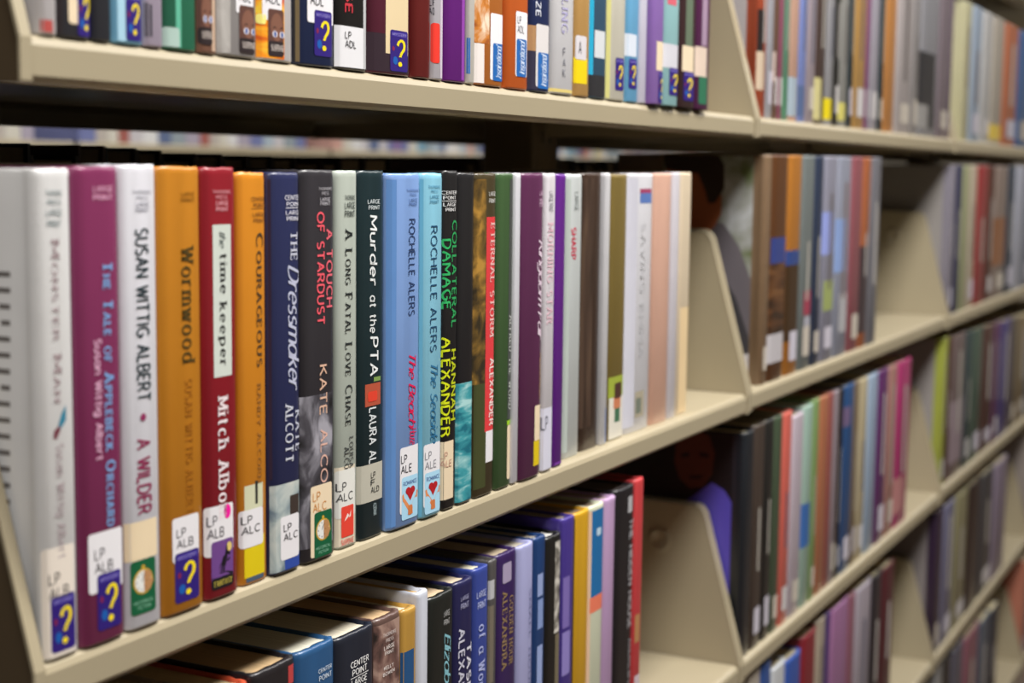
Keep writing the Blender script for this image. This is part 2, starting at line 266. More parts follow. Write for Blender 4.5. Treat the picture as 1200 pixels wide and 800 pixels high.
# ---------------------------------------------------------------- one book
def make_book(X0, wd, h, yf, dep, col, cname, label, extras, pages, Z, g, detail, group):
    X0 /= 1000; w = wd/1000-.0003; h = h/1000; y0 = yf/1000
    D = (dep or random.choice((142, 146, 150, 154)))/1000
    root = thing('book', label, 'book', (X0, y0, Z), group)
    if not detail:
        rr = random.Random(int(X0*1e4)+int(Z*977)); extras = list(extras); H0, W0 = h*1000, wd
        if rr.random() < .7 and not any(x[0] in ('R', 'RR') and x[2] < 30 for x in extras):
            extras.append(('RR', W0*.3, 14, W0*.95, 14+rr.uniform(22, 34), rr.choice(('#c4c0c0', '#bcb4a8', '#c0bcc8'))))
        if rr.random() < .6:
            cc = lin(col); lum = sum(cc)/3; tone = rr.choice(('#a8a49c', '#bcb8b4')) if lum < .25 else rr.choice(('#5c5654', '#74605c', '#54586c'))
            a = rr.uniform(.28, .4); extras.append(('R', W0*.46, H0*a, W0*.62, H0*rr.uniform(.6, .9), tone))
    t = min(.0020, w*.14); b = min(.0015, w*.07); n = 10 if detail else 6
    def sy(u):
        k = abs(2*u/w-1); return b*k**4
    def prof(ins):
        P = [(ins*.5, D-ins*.5), (ins, .0125), (ins+.0011 if w > .012 else ins, .0090), (ins+.0006, .0062)]
        for i in range(n+1):
            u = w*i/n; k = (1-2*abs(i/n-.5)); P.append((min(max(u, ins+.0002), w-ins-.0002), sy(u)+ins+(.0012 if i in (0, n) else 0)))
        P += [(w-ins-.0006, .0062), (w-(ins+.0011 if w > .012 else ins), .0090), (w-ins, .0125), (w-ins*.5, D-ins*.5)]
        return P
    outer = prof(0); tight = prof(.0005); inn = [(min(max(x, t), w-t), max(y+(t if abs(x-w/2) < w/2-.0015 else 0), 0)) for x, y in prof(t*.9)]
    inn[0] = (t, D); inn[-1] = (w-t, D)
    L = len(outer); V = []; F = []; rings = []
    wob = lambda i: (random.uniform(-.0003, .0003) if detail else 0)
    for ring, z in ((inn, .0004), (tight, 0), (outer, .0010), (outer, h-.0035), (outer, h-.0014), (tight, h), (inn, h-.0003), (inn, h*.5)):
        rings.append(len(V)); V += [(x+(wob(i) if z > h-.003 else 0), y+(wob(i) if z > h-.003 else 0), z+(wob(i) if z > h-.003 else 0)) for i, (x, y) in enumerate(ring)]
    for a, bq in zip(rings[:-1], rings[1:]): F += [(a+i, a+i+1, bq+i+1, bq+i) for i in range(L-1)]
    a, bq = rings[-1], rings[0]; F += [(a+i, a+i+1, bq+i+1, bq+i) for i in range(L-1)]
    for e in (0, L-1):
        F.append(tuple(r+e for r in (rings[0], rings[1], rings[2], rings[3], rings[4], rings[5], rings[6], rings[7])))
    kc = 'jacket'
    cov = mesh_obj('cover', V, F, mat(col, g, kc), root, smooth=True)
    me = cov.data; me.validate()
    # page block, recessed at head, foot and fore-edge
    V = []; F = []; m = 6; pt, pb = h-.0022, .0030
    ring = [(t+.0002+(w-2*t-.0004)*i/m, sy(t+(w-2*t)*i/m)+t+.0012+.0006) for i in range(m+1)]
    ring += [(w-t-.0002-(w-2*t-.0004)*i/m, D-.004-.0015*math.sin(math.pi*i/m)) for i in range(m+1)]
    L = len(ring); V = [(x, y, pb) for x, y in ring]+[(x, y, pt) for x, y in ring]
    F = [(i, (i+1) % L, L+(i+1) % L, L+i) for i in range(L)]
    F += [(L+i, L+i+1, L+2*m-i, L+2*m+1-i) for i in range(m)]+[(i+1, i, 2*m+1-i, 2*m-i) for i in range(m)]
    mesh_obj('page_block', V, F, mat(pages, 1.0 if Z > -.1 else 1.1, 'pages'), root)
    U = lambda u: min(max(u, .2), wd-.5)
    surf = lambda u, v, l: (min(max(u/1000, 0), w), sy(min(max(u/1000, 0), w))-.00007-.00006*l+(.0012*max(0, 1-min(u/1000, w-u/1000)/(w/n)) if min(u/1000, w-u/1000) < w/n else 0), min(max(v/1000, .0012), h-.0036))
    side = lambda s, v, l: (-.0001-.00005*l, max(s/1000, .0125), min(max(v/1000, .0012), h-.0013))
    nl = 0; let = Sheet(surf, g); csheet = Sheet(side, g)
    for e in extras:
        k = e[0]
        if k == 'R':
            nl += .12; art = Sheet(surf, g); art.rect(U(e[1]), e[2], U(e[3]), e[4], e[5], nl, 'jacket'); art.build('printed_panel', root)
        elif k == 'RR':
            lb = Sheet(surf, g); lb.rrect(U(e[1]), e[2], U(e[3]), e[4], e[5], 2); lb.build('paper_label', root)
        elif k == 'L':
            sh = Sheet(surf, g); u0, v0, u1, v1 = e[2:6]; nn = len(e[1]); hh = (v1-v0)/nn
            for j, s in enumerate(e[1]):
                wl = (u1-u0)*(1 if len(s) > 2 else .56); sh.text(s, 'sans', e[6], 4, u0+.5, v1-hh*(j+.86), u0+wl, v1-hh*(j+.14))
            sh.build('call_number', root)
        elif k == 'P':
            nl += .12; art = Sheet(surf, g); art.poly([(U(a), c) for a, c in e[2]], e[1], nl, .9); art.build('printed_shape', root)
        elif k == 'E':
            nl += .12; art = Sheet(surf, g); art.ell((e[1]+e[3])/2, (e[2]+e[4])/2, abs(e[3]-e[1])/2, abs(e[4]-e[2])/2, e[5], 3); art.build('printed_dot', root)
        elif k == 'CP': csheet.poly(e[2], e[1], e[3])
        elif k == 'S':
            sh = Sheet(surf, g); sticker(sh, e[1], U(e[2]), e[3], U(e[4]), e[5]); sh.build('genre_sticker', root)
        elif k == 'T': sh = Sheet(surf, g); sh.text(e[1], e[7], e[6], 3, e[2], e[3], e[4], e[5], vert=True); sh.build('spine_lettering', root)
        elif k == 'H':
            let.text(e[1], 'tiny', e[6], 3, e[2], e[3]+(e[5]-e[3])*.12, e[4], e[5]-(e[5]-e[3])*.12)
        elif k == 'C':
            s0, v0, s1, v1 = e[2:6]
            if e[1] == 'line':
                rnd = random.Random(int(v0)); s = 11.0 if v0 < 0 else s0
                a = s0
                while a < D*1000-14:
                    b2 = a+rnd.uniform(5, 13); csheet.add([(a, v0), (b2, v0), (b2, v1), (a, v1)], csheet.m(e[6], 'ink'), 1); a = b2+2
            elif e[1] == 'plain': csheet.add([(13, 1), (D*1000-2, 1), (D*1000-2, h*1000-1), (13, h*1000-1)], csheet.m(e[6]), 1)
    let.build('publisher_lettering', root)
    if any(x[0] in ('C', 'CP') for x in extras): csheet.build('side_cover_print', root)
    return root

BOOKS = {
 (2, 0): [
  (4.6, 21.2, 204.1, 1.0, None, '#dcdcdc', 'white', 'thick white hardcover leftmost on the second shelf, blurb on its side cover', [('T', 'Monster Man', 7.4, 108.0, 12.3, 174.4, '#a08e92', 'sc'), ('H', 'THORNDIKE', 5.2, 192.8, 14.3, 195.5, '#7c8a8c', 'sans'), ('H', 'PRESS', 6.0, 189.0, 13.7, 191.7, '#7c8a8c', 'sans'), ('H', 'LARGE', 5.4, 184.5, 14.1, 187.9, '#7c8a8c', 'sans'), ('H', 'PRINT', 5.8, 180.0, 13.5, 183.4, '#7c8a8c', 'sans'), ('P', '#2f7a94', [(14.3, 106.6), (14.1, 100.2), (12.0, 98.0), (10.0, 96.8), (9.6, 98.7), (11.7, 103.4)]), ('P', '#6a2c3c', [(10.1, 98.6), (11.0, 96.7), (8.4, 92.8), (6.5, 93.4), (7.1, 96.5)]), ('T', 'Susan Wittig Albert', 7.7, 42.1, 12.6, 90.6, '#b0a2a6', 'serif'), ('RR', -1.4, 0.6, 17.4, 47.7, '#e2d8cc'), ('L', ['LP', 'ALB'], 2.2, 25.4, 13.6, 37.7, '#5a5654'), ('S', 'mystery', 3.2, 2.8, 17.2, 26.9), ('C', 'line', 14.9, 159.9, 20.6, 162.0, '#6e6a68'), ('C', 'line', 15.1, 153.3, 20.8, 155.4, '#6e6a68'), ('C', 'line', 15.4, 146.6, 21.0, 148.7, '#6e6a68'), ('C', 'line', 15.6, 139.9, 21.3, 142.0, '#6e6a68'), ('C', 'line', 15.8, 133.2, 21.5, 135.3, '#6e6a68'), ('C', 'line', 16.0, 126.5, 21.7, 128.6, '#6e6a68'), ('C', 'line', 16.3, 119.7, 22.0, 121.9, '#6e6a68'), ('C', 'line', 16.5, 113.0, 22.2, 115.1, '#6e6a68'), ('C', 'line', 16.7, 106.2, 22.4, 108.3, '#6e6a68'), ('C', 'line', 16.9, 99.4, 22.6, 101.5, '#6e6a68'), ('C', 'line', 17.1, 92.6, 22.9, 94.7, '#6e6a68'), ('C', 'line', 17.4, 85.7, 23.1, 87.9, '#6e6a68'), ('C', 'line', 17.6, 78.9, 23.3, 81.1, '#6e6a68'), ('C', 'line', 17.8, 72.0, 23.6, 74.2, '#6e6a68'), ('C', 'line', 18.0, 65.1, 23.8, 67.3, '#6e6a68'), ('C', 'line', 18.3, 58.2, 24.1, 60.4, '#6e6a68'), ('C', 'line', 18.5, 51.3, 24.3, 53.5, '#6e6a68')], '#e6e2da'),
  (25.7, 28.3, 205.0, 0, None, '#7d2b57', 'magenta', 'magenta hardcover with light blue title and question mark sticker, beside the white leftmost book', [('H', 'LARGE', 10.7, 194.3, 22.6, 197.2, '#e0a8c4', 'sans'), ('H', 'PRINT', 10.6, 190.7, 22.5, 193.6, '#e0a8c4', 'sans'), ('T', 'The Tale of Applebeck Orchard', 15.1, 50.0, 21.5, 164.3, '#7aa4d8', 'scb'), ('T', 'Susan Wittig Albert', 9.3, 80.2, 14.0, 132.1, '#dcaac6', 'bold'), ('RR', 3.9, 22.8, 25.1, 49.0, '#e4e2e6'), ('L', ['LP', 'ALB'], 7.0, 30.6, 18.6, 42.6, '#4c4850'), ('S', 'mystery', 8.6, 5.6, 23.6, 30.5)], '#d8c9a8'),
  (54.0, 24.3, 206.0, 0, None, '#dcdce4', 'white', 'white hardcover lettered in black and plum with green clock sticker', [('H', 'THORNDIKE', 6.6, 193.4, 18.9, 195.2, '#9c9ca4', 'sans'), ('H', 'PRESS', 9.3, 190.8, 16.6, 192.7, '#9c9ca4', 'sans'), ('H', 'LARGE', 8.7, 187.8, 17.1, 190.1, '#8a8a94', 'sans'), ('H', 'PRINT', 8.7, 185.2, 17.0, 187.5, '#8a8a94', 'sans'), ('T', 'SUSAN WITTIG ALBERT', 7.6, 102.1, 16.6, 178.2, '#20343c', 'bold'), ('E', 9.4, 93.3, 13.3, 96.8, '#8a2c5a'), ('T', 'A WILDER', 6.5, 51.4, 16.2, 85.2, '#8a2450', 'bold'), ('R', -0.8, 31.2, 19.6, 48.6, '#e6d2b0'), ('S', 'hist', 2.1, 6.5, 18.0, 31.0)], '#d8c9a8'),
  (78.4, 30.9, 205.4, 0, None, '#c07c1c', 'orange', 'mustard orange hardcover with dark title, between white and red books', [('H', 'LARGE', 14.9, 192.0, 24.5, 194.3, '#8a5a14', 'sans'), ('H', 'PRINT', 14.8, 189.3, 24.5, 191.6, '#8a5a14', 'sans'), ('T', 'Wormwood', 13.9, 115.5, 23.6, 168.7, '#4c3c16', 'serif'), ('T', 'SUSAN WITTIG ALBERT', 15.7, 45.3, 21.2, 108.3, '#a06216', 'serif'), ('RR', 5.9, 24.1, 24.8, 45.0, '#e4e2e6'), ('L', ['LP', 'ALB'], 8.3, 29.9, 20.5, 40.3, '#55535a'), ('S', 'mystery', 7.3, 4.8, 24.5, 28.3)], '#d8c9a8'),
  (109.3, 26.2, 205.2, 0, None, '#8e1424', 'red', 'deep red hardcover with a pale title panel and pink dot on its label', [('H', 'THORNDIKE', 6.7, 192.9, 20.1, 194.9, '#d08c94', 'sans'), ('H', 'PRESS', 9.1, 190.2, 17.5, 192.5, '#d08c94', 'sans'), ('H', 'LARGE', 9.1, 187.4, 18.1, 189.8, '#e0a0a8', 'sans'), ('H', 'PRINT', 9.1, 184.6, 18.1, 187.0, '#e0a0a8', 'sans'), ('R', 6.5, 106.7, 20.1, 178.6, '#ccd4cc'), ('T', 'the', 10.8, 168.6, 15.9, 175.8, '#6a7270', 'script'), ('T', 'time', 11.2, 145.2, 17.0, 164.9, '#2e3030', 'serif'), ('T', 'keeper', 10.7, 110.7, 16.6, 141.5, '#2e3030', 'serif'), ('T', 'Mitch Albom', 8.5, 37.8, 17.0, 96.4, '#eadce0', 'serifb'), ('RR', -1.6, 21.0, 19.9, 45.1, '#e4e2e6'), ('L', ['LP', 'ALB'], 1.0, 29.0, 12.6, 41.4, '#55505a'), ('E', 12.7, 37.7, 18.0, 44.7, '#f0109c'), ('S', 'fantasy', 3.3, 4.6, 19.6, 28.0)], '#d8c9a8'),
  (138.0, 23.9, 203.0, 2, None, '#d98a20', 'orange', 'bright orange hardcover with yellow square sticker, right of the red book', [('H', 'CENTER', 10.0, 188.9, 21.0, 191.4, '#7c5024', 'sans'), ('H', 'POINT', 12.0, 186.0, 21.0, 188.5, '#7c5024', 'sans'), ('R', 9.9, 185.3, 20.9, 185.6, '#7c5024'), ('H', 'LARGE', 11.2, 181.5, 20.9, 183.9, '#7c5024', 'sans'), ('H', 'PRINT', 11.9, 178.5, 20.9, 181.0, '#7c5024', 'sans'), ('T', 'Courageous', 13.5, 107.5, 19.8, 173.1, '#4e3c26', 'sc'), ('T', 'RANDY ALCORN', 13.5, 49.5, 17.0, 99.1, '#96642a', 'serif'), ('R', 3.4, 37.4, 18.1, 49.8, '#cfd0b0'), ('R', 11.7, 39.6, 13.8, 51.2, '#30322c'), ('RR', 0.5, 18.7, 17.9, 37.6, '#e4e2e6'), ('L', ['LP', 'ALC'], 1.2, 25.0, 15.1, 35.3, '#403e44'), ('R', 3.1, 3.5, 19.2, 23.5, '#dcc410'), ('R', 4.3, -2.2, 18.3, 3.5, '#4a5a6c')], '#d8c9a8'),
  (161.9, 26.1, 203.1, 0, None, '#232a54', 'navy', 'navy hardcover with silver script title and pale cloudy lower picture', [('R', -3.5, 49.4, 1.4, 202.6, '#2c1a30'), ('H', 'CENTER', 11.3, 189.1, 25.9, 192.1, '#dadae4', 'sans'), ('H', 'POINT', 12.7, 186.1, 25.9, 188.7, '#dadae4', 'sans'), ('R', 12.0, 185.3, 25.9, 185.7, '#dadae4'), ('H', 'LARGE', 12.0, 181.8, 25.9, 184.4, '#dadae4', 'sans'), ('H', 'PRINT', 12.7, 178.8, 25.9, 181.4, '#dadae4', 'sans'), ('T', 'THE', 15.4, 158.3, 22.1, 173.3, '#c4c6d6', 'serif'), ('T', 'Dressmaker', 12.9, 95.5, 24.0, 156.2, '#b8bcd2', 'script'), ('T', 'ALCOTT', 10.3, 55.8, 17.7, 86.0, '#ccd0dc', 'serif'), ('T', 'KATE', 19.2, 60.7, 24.4, 81.9, '#c0c4d4', 'serif'), ('R', -6.0, 0.3, 24.1, 46.1, 'n:#5c7080,#a8b4b4,#d2d4cc:50:1'), ('R', 14.4, 27.5, 22.7, 39.1, '#3a302c'), ('R', 9.8, 0.3, 23.2, 8.3, '#2c4aa0'), ('RR', 6.2, 6.6, 22.6, 29.2, '#e4e2e6'), ('L', ['LP', 'ALC'], 8.4, 15.9, 21.1, 25.6, '#403e44')], '#d8c9a8'),
  (188.0, 32.1, 204.5, 0, None, '#2e2c32', 'charcoal', 'charcoal hardcover with coral title and grey photograph, green clock sticker', [('H', 'THORNDIKE', 14.5, 194.0, 27.1, 195.8, '#a8a6ac', 'sans'), ('H', 'PRESS', 17.6, 191.4, 23.9, 193.6, '#a8a6ac', 'sans'), ('H', 'LARGE', 16.1, 188.3, 25.5, 190.5, '#b8b6bc', 'sans'), ('H', 'PRINT', 16.1, 186.1, 25.5, 188.3, '#b8b6bc', 'sans'), ('T', 'OF STARDUST', 12.8, 124.2, 19.8, 182.6, '#ea5a68', 'bold'), ('T', 'A TOUCH', 21.4, 132.9, 27.8, 173.6, '#e06472', 'bold'), ('R', -4.6, 7.7, 27.6, 88.0, 'n:#141418,#46444c,#a09ea8:48:1.2'), ('T', 'KATE', 14.9, 76.7, 22.0, 102.9, '#dcb49c', 'sans'), ('T', 'ALCO', 15.6, 40.5, 22.7, 68.8, '#dcb0a0', 'sans'), ('RR', 6.8, 1.9, 26.7, 40.0, '#e6d3b4'), ('L', ['LP', 'ALC'], 8.4, 25.3, 21.1, 37.2, '#d0904c'), ('S', 'hist', 9.9, 0.7, 26.7, 25.5)], '#d8c9a8'),
  (223.1, 21.4, 204.2, 2, None, '#b9c2b8', 'pale grey-green', 'pale grey-green hardcover with black serif title and red square sticker', [('R', -3.2, 2.7, 0.1, 202.8, '#c8c090'), ('H', 'THORNDIKE', 7.1, 188.4, 17.1, 191.5, '#3a4240', 'sans'), ('H', 'LARGE', 7.1, 183.8, 17.1, 187.9, '#3a4240', 'sans'), ('H', 'PRINT', 7.1, 179.3, 17.1, 183.4, '#3a4240', 'sans'), ('T', 'A Long Fatal Love Chase', 7.1, 66.6, 14.6, 172.5, '#22282a', 'sc'), ('T', 'LOUISA', 11.2, 43.2, 15.5, 60.2, '#4a4e4e', 'serif'), ('T', 'ALCO', 6.2, 43.0, 11.2, 55.2, '#3a3e40', 'serif'), ('R', -1.3, -0.3, 17.2, 45.0, '#ddd2bc'), ('RR', -2.1, 16.8, 17.2, 43.2, '#deded8'), ('L', ['LP', 'ALC'], 0.4, 25.3, 14.6, 37.1, '#4a4c4e'), ('S', 'red', 3.7, 6.0, 15.5, 23.0)], '#d8c9a8'),
  (244.5, 27.8, 204.3, 2, None, '#10292f', 'dark teal', 'dark teal hardcover with white handwritten title and wraparound grey label', [('H', 'LARGE', 8.4, 186.2, 20.7, 189.0, '#cdd6d8', 'sans'), ('H', 'PRINT', 9.3, 182.9, 20.7, 185.7, '#cdd6d8', 'sans'), ('T', 'Murder', 10.2, 141.2, 18.1, 179.7, '#e6eaea', 'hand'), ('T', 'at the', 10.3, 115.2, 17.4, 136.0, '#dfe4e4', 'hand'), ('T', 'PTA', 10.4, 91.3, 19.2, 112.8, '#e6eaea', 'hand'), ('R', 6.1, 74.6, 22.0, 87.1, '#b05038'), ('RR', 8.7, 77.1, 18.4, 82.8, '#d8402c'), ('R', 10.4, 78.6, 15.7, 81.5, '#ece4de'), ('R', 14.8, 88.0, 22.0, 90.4, '#7a9a50'), ('T', 'LAURA AL', 9.6, 41.9, 17.6, 73.3, '#d8dee0', 'bold'), ('R', -4.2, 20.7, 25.8, 42.0, '#b9b6a8'), ('L', ['LP', 'F', 'ALD'], 11.5, 25.0, 20.4, 37.7, '#22282c'), ('T', 'ALDERMAN', 14.2, 12.3, 17.8, 19.2, '#9fb0b4', 'bold')], '#d8c9a8'),
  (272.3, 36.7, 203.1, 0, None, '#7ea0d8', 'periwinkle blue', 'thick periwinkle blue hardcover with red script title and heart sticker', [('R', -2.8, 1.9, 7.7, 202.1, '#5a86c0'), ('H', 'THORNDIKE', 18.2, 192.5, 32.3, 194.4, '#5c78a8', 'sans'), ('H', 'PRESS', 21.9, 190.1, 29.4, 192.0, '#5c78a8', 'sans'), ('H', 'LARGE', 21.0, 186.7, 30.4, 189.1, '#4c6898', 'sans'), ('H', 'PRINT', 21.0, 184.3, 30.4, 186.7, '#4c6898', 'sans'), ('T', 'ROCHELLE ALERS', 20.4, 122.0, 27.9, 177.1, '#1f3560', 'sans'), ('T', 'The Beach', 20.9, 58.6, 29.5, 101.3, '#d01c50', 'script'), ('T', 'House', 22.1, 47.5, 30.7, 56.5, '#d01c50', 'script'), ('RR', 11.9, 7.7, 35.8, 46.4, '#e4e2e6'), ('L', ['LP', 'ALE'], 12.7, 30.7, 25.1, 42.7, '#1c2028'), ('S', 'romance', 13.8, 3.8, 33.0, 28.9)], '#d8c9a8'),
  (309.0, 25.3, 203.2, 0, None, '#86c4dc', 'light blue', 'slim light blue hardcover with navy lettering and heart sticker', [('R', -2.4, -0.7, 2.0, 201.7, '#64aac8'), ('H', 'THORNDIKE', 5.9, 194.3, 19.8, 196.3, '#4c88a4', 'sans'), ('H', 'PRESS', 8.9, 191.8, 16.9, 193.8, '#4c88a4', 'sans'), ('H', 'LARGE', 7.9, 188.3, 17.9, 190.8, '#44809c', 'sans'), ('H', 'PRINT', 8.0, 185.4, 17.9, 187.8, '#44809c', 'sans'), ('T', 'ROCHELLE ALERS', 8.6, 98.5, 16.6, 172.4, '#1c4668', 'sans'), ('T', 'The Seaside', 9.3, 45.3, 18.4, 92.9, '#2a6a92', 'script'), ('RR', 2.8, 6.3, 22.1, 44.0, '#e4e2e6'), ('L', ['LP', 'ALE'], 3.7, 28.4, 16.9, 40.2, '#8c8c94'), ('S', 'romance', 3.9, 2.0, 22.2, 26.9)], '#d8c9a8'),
  (336.0, 17.6, 204.8, 1, None, '#17171a', 'black', 'black hardcover with green title and yellow author name, cream label', [('H', 'CENTER', -0.3, 190.6, 14.2, 193.1, '#dcdcdc', 'sans'), ('H', 'POINT', 0.8, 187.6, 13.2, 190.1, '#dcdcdc', 'sans'), ('R', -0.2, 186.7, 14.3, 187.1, '#dcdcdc'), ('H', 'LARGE', 0.8, 183.5, 13.3, 186.1, '#dcdcdc', 'sans'), ('H', 'PRINT', 1.9, 180.5, 13.3, 183.0, '#dcdcdc', 'sans'), ('T', 'DAMAGE', -0.1, 121.9, 7.6, 163.8, '#2fae62', 'bold'), ('T', 'COLLATERAL', 8.7, 110.4, 15.0, 174.8, '#2a9a56', 'bold'), ('T', 'ALEXANDER', -0.2, 44.7, 7.6, 105.0, '#d2dc1c', 'bold'), ('T', 'HANNAH', 8.6, 54.0, 15.0, 97.0, '#b8c41c', 'bold'), ('R', -2.1, 6.1, 12.6, 41.9, '#e6d3b4'), ('L', ['LP', 'ALE'], -1.2, 25.7, 10.4, 36.2, '#caa08c')], '#d8c9a8'),
  (353.6, 21.5, 203.8, 1, None, '#1c1c20', 'black', 'black hardcover with a teal wave picture on its lower half', [('R', -1.0, -2.1, 22.1, 75.3, 'n:#12687a,#3c9aa4,#a8d4d4:70:.5')], '#d8c9a8'),
  (375.1, 29.3, 203.4, 1, None, '#443a22', 'olive brown', 'autumn forest hardcover with a red title stripe at its edge', [('R', -0.2, 71.9, 13.2, 202.3, 'n:#2e2616,#6c5222,#b08438:60:1'), ('R', 1.6, 5.2, 15.3, 71.9, '#3f4524'), ('H', 'LARGE', 16.6, 189.1, 25.8, 192.3, '#cfcfca', 'sans'), ('H', 'PRINT', 16.7, 184.8, 25.9, 188.0, '#cfcfca', 'sans'), ('R', 13.8, 40.5, 27.6, 176.3, '#d83a40'), ('T', 'ETERNAL STORM', 18.9, 100.1, 25.9, 172.0, '#e8b8b4', 'serif'), ('T', 'ALEXANDER', 19.3, 43.6, 26.3, 86.6, '#f0d8d4', 'bold'), ('R', 15.4, 20.6, 28.3, 40.6, '#e4e2e6')], '#d8c9a8'),
  (404.4, 23.6, 203.5, 1, None, '#3c5a34', 'green', 'green hardcover with a thin dark edge, right of the forest book', [('R', 15.7, 44.4, 20.6, 201.9, '#454a48'), ('R', 15.4, 40.5, 23.9, 43.4, '#9ccc2c'), ('RR', 15.8, 4.6, 25.7, 40.4, '#e6d3b4'), ('T', 'ALFRED THE WORD', 16.8, 50.1, 21.7, 111.8, '#b8bcb8', 'serif')], '#d8c9a8'),
  (428.0, 9.0, 203.6, 1, None, '#d8d8e0', 'white', 'very thin white book between the green and the plum books', [('R', -3.4, 177.8, 0.2, 191.0, '#5870b0'), ('R', -3.6, 190.4, 0.0, 193.2, '#c04060')], '#d8c9a8'),
  (437.0, 34.2, 203.6, 0, None, '#5c2850', 'plum', 'plum hardcover with pale script title and yellow square sticker', [('H', 'LARGE', 24.5, 188.5, 33.5, 192.4, '#c8a8c0', 'sans'), ('H', 'PRINT', 24.7, 180.6, 33.7, 187.3, '#c8a8c0', 'sans'), ('T', 'Kingdom Fair', 23.8, 94.3, 32.9, 159.1, '#d8c4d4', 'script'), ('T', 'ALEXANDER', 28.2, 51.7, 36.1, 82.6, '#b89068', 'serif'), ('RR', 21.4, 24.2, 35.8, 48.2, '#e6d3b4'), ('R', 20.7, 7.2, 36.4, 24.3, '#dcc014')], '#d8c9a8'),
  (473.3, 17.3, 203.7, 1, None, '#d6d2d8', 'white', 'white hardcover with faint pink lettering, left of the violet book', [('T', 'LARGE PRINT', 4.4, 177.9, 11.0, 191.7, '#787880', 'sans'), ('T', 'MORNING STAR', 3.3, 101.2, 12.7, 169.9, '#dcb8c4', 'serif'), ('R', -2.2, -5.2, 16.7, 43.9, '#d4d4e4'), ('L', ['LP'], -0.0, 27.8, 13.5, 39.7, '#6c6c7c')], '#d8c9a8'),
  (492.6, 16.4, 203.2, 2, None, '#62208a', 'violet', 'bright violet hardcover between two white hardcovers', [('R', 2.9, -9.3, 19.8, 3.0, '#7a3aa0')], '#d8c9a8'),
  (521.8, 28.8, 203.3, 8, None, '#c6cccc', 'white', 'off-white hardcover with a small red title, right of the violet book', [('T', 'SHARP', 7.5, 142.9, 16.1, 165.3, '#c83050', 'bold'), ('T', 'LARGE', 12.1, 177.3, 19.3, 190.6, '#808888', 'sans'), ('R', -0.7, 4.6, 6.5, 202.6, '#b4beb8')], '#d8c9a8'),
  (555.0, 34.2, 204.0, 10, None, '#3c2a20', 'dark brown', 'dark brown hardcover on the second shelf among white books', [('R', 0.8, 17.3, 17.5, 203.3, 'n:#2c1e16,#46342a,#5a4636:25:3')], '#d8c9a8'),
  (589.1, 10.4, 204.1, 8, None, '#ccccd0', 'light grey', 'light grey thin hardcover between the brown and the olive books', [('R', 6.4, 0.1, 17.7, 27.8, '#7488b8')], '#d8c9a8'),
  (604.2, 34.4, 203.5, 10, None, '#7a6834', 'olive', 'olive hardcover with a small picture of a person at its foot', [('R', 2.9, 33.1, 38.2, 49.2, '#9aa83c'), ('R', 4.0, 0.8, 39.4, 33.1, '#dcd8cc'), ('RR', 13.0, 31.9, 26.4, 43.9, '#4a2e28'), ('R', 11.7, 24.1, 25.2, 33.4, '#c87c58'), ('R', 13.9, 13.3, 24.0, 24.1, '#3c6c50')], '#d8c9a8'),
  (638.6, 54.3, 204.3, 10, None, '#d6d6dc', 'white', 'wide white hardcover with a red and blue emblem near its top', [('R', 21.6, 188.9, 46.5, 192.3, '#a03c64'), ('R', 21.9, 180.9, 46.9, 188.9, '#5878b8'), ('R', 0.3, 5.1, 17.6, 202.3, '#c8c8d4'), ('T', 'SAVING EMMA', 26.0, 57.4, 34.9, 164.9, '#b8b8bc', 'serif'), ('R', 20.2, 11.1, 38.2, 31.9, '#a8a08c'), ('R', 22.1, 14.1, 32.8, 26.6, '#70786c')], '#d8c9a8'),
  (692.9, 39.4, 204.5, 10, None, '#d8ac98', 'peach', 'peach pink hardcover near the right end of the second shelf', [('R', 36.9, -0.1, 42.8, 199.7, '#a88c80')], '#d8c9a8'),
  (732.3, 17.5, 205.3, 10, None, '#d0ccd4', 'white', 'thin greyish white hardcover between the peach and the cream books', [], '#d8c9a8'),
  (752.4, 28.3, 205.4, 11, None, '#dccbb0', 'cream', 'cream hardcover last on the nearest second shelf, before the metal bracket', [('R', 5.4, -4.7, 26.0, 91.5, '#e2c89c')], '#d8c9a8'),
 ],
 (1, 0): [
  (10, 9, 205, 1, None, '#d0ccce', 'white', 'white book with a red foot, leftmost on the top shelf', [('R', -2.0, 1.0, 5.9, 6.0, '#b04a46')], '#d8c9a8'),
  (19, 20.8, 205, 1, None, '#34343c', 'dark grey', 'thick dark grey book with a blurred question mark sticker on the top shelf', [('R', -1.8, -1.8, 2.9, 16.4, '#241c20'), ('RR', 5.9, 5.7, 11.7, 24.7, '#e6d3b4'), ('S', 'mystery', 11.1, 1.0, 25.0, 21.6), ('R', 25.0, 0.9, 26.5, 19.7, '#b8a8a0')], '#d8c9a8'),
  (39.8, 11.4, 205, 1, None, '#30323a', 'charcoal', 'plain charcoal book between the dark grey and the sky blue books', [], '#d8c9a8'),
  (51.2, 20.5, 205, 1, None, '#7ab8dc', 'sky blue', 'sky blue book with a sharp question mark sticker and pink foot', [('R', 3.3, 0.7, 8.1, 21.1, '#a4cce0'), ('RR', -3.9, 11.8, -0.2, 24.5, '#e4e2e6'), ('S', 'mystery', 8.1, 1.7, 18.4, 21.9), ('R', 12.1, 0.0, 17.6, 1.1, '#e83c88')], '#d8c9a8'),
  (71.7, 13.0, 205, 1, None, '#b4a8bc', 'pale mauve', 'pale mauve book showing dark barcode bars on the top shelf', [('R', -1.3, 4.4, -0.2, 17.5, '#34343e'), ('R', 0.7, 4.2, 2.3, 18.8, '#34343e'), ('R', 3.2, 4.4, 4.6, 18.3, '#34343e')], '#d8c9a8'),
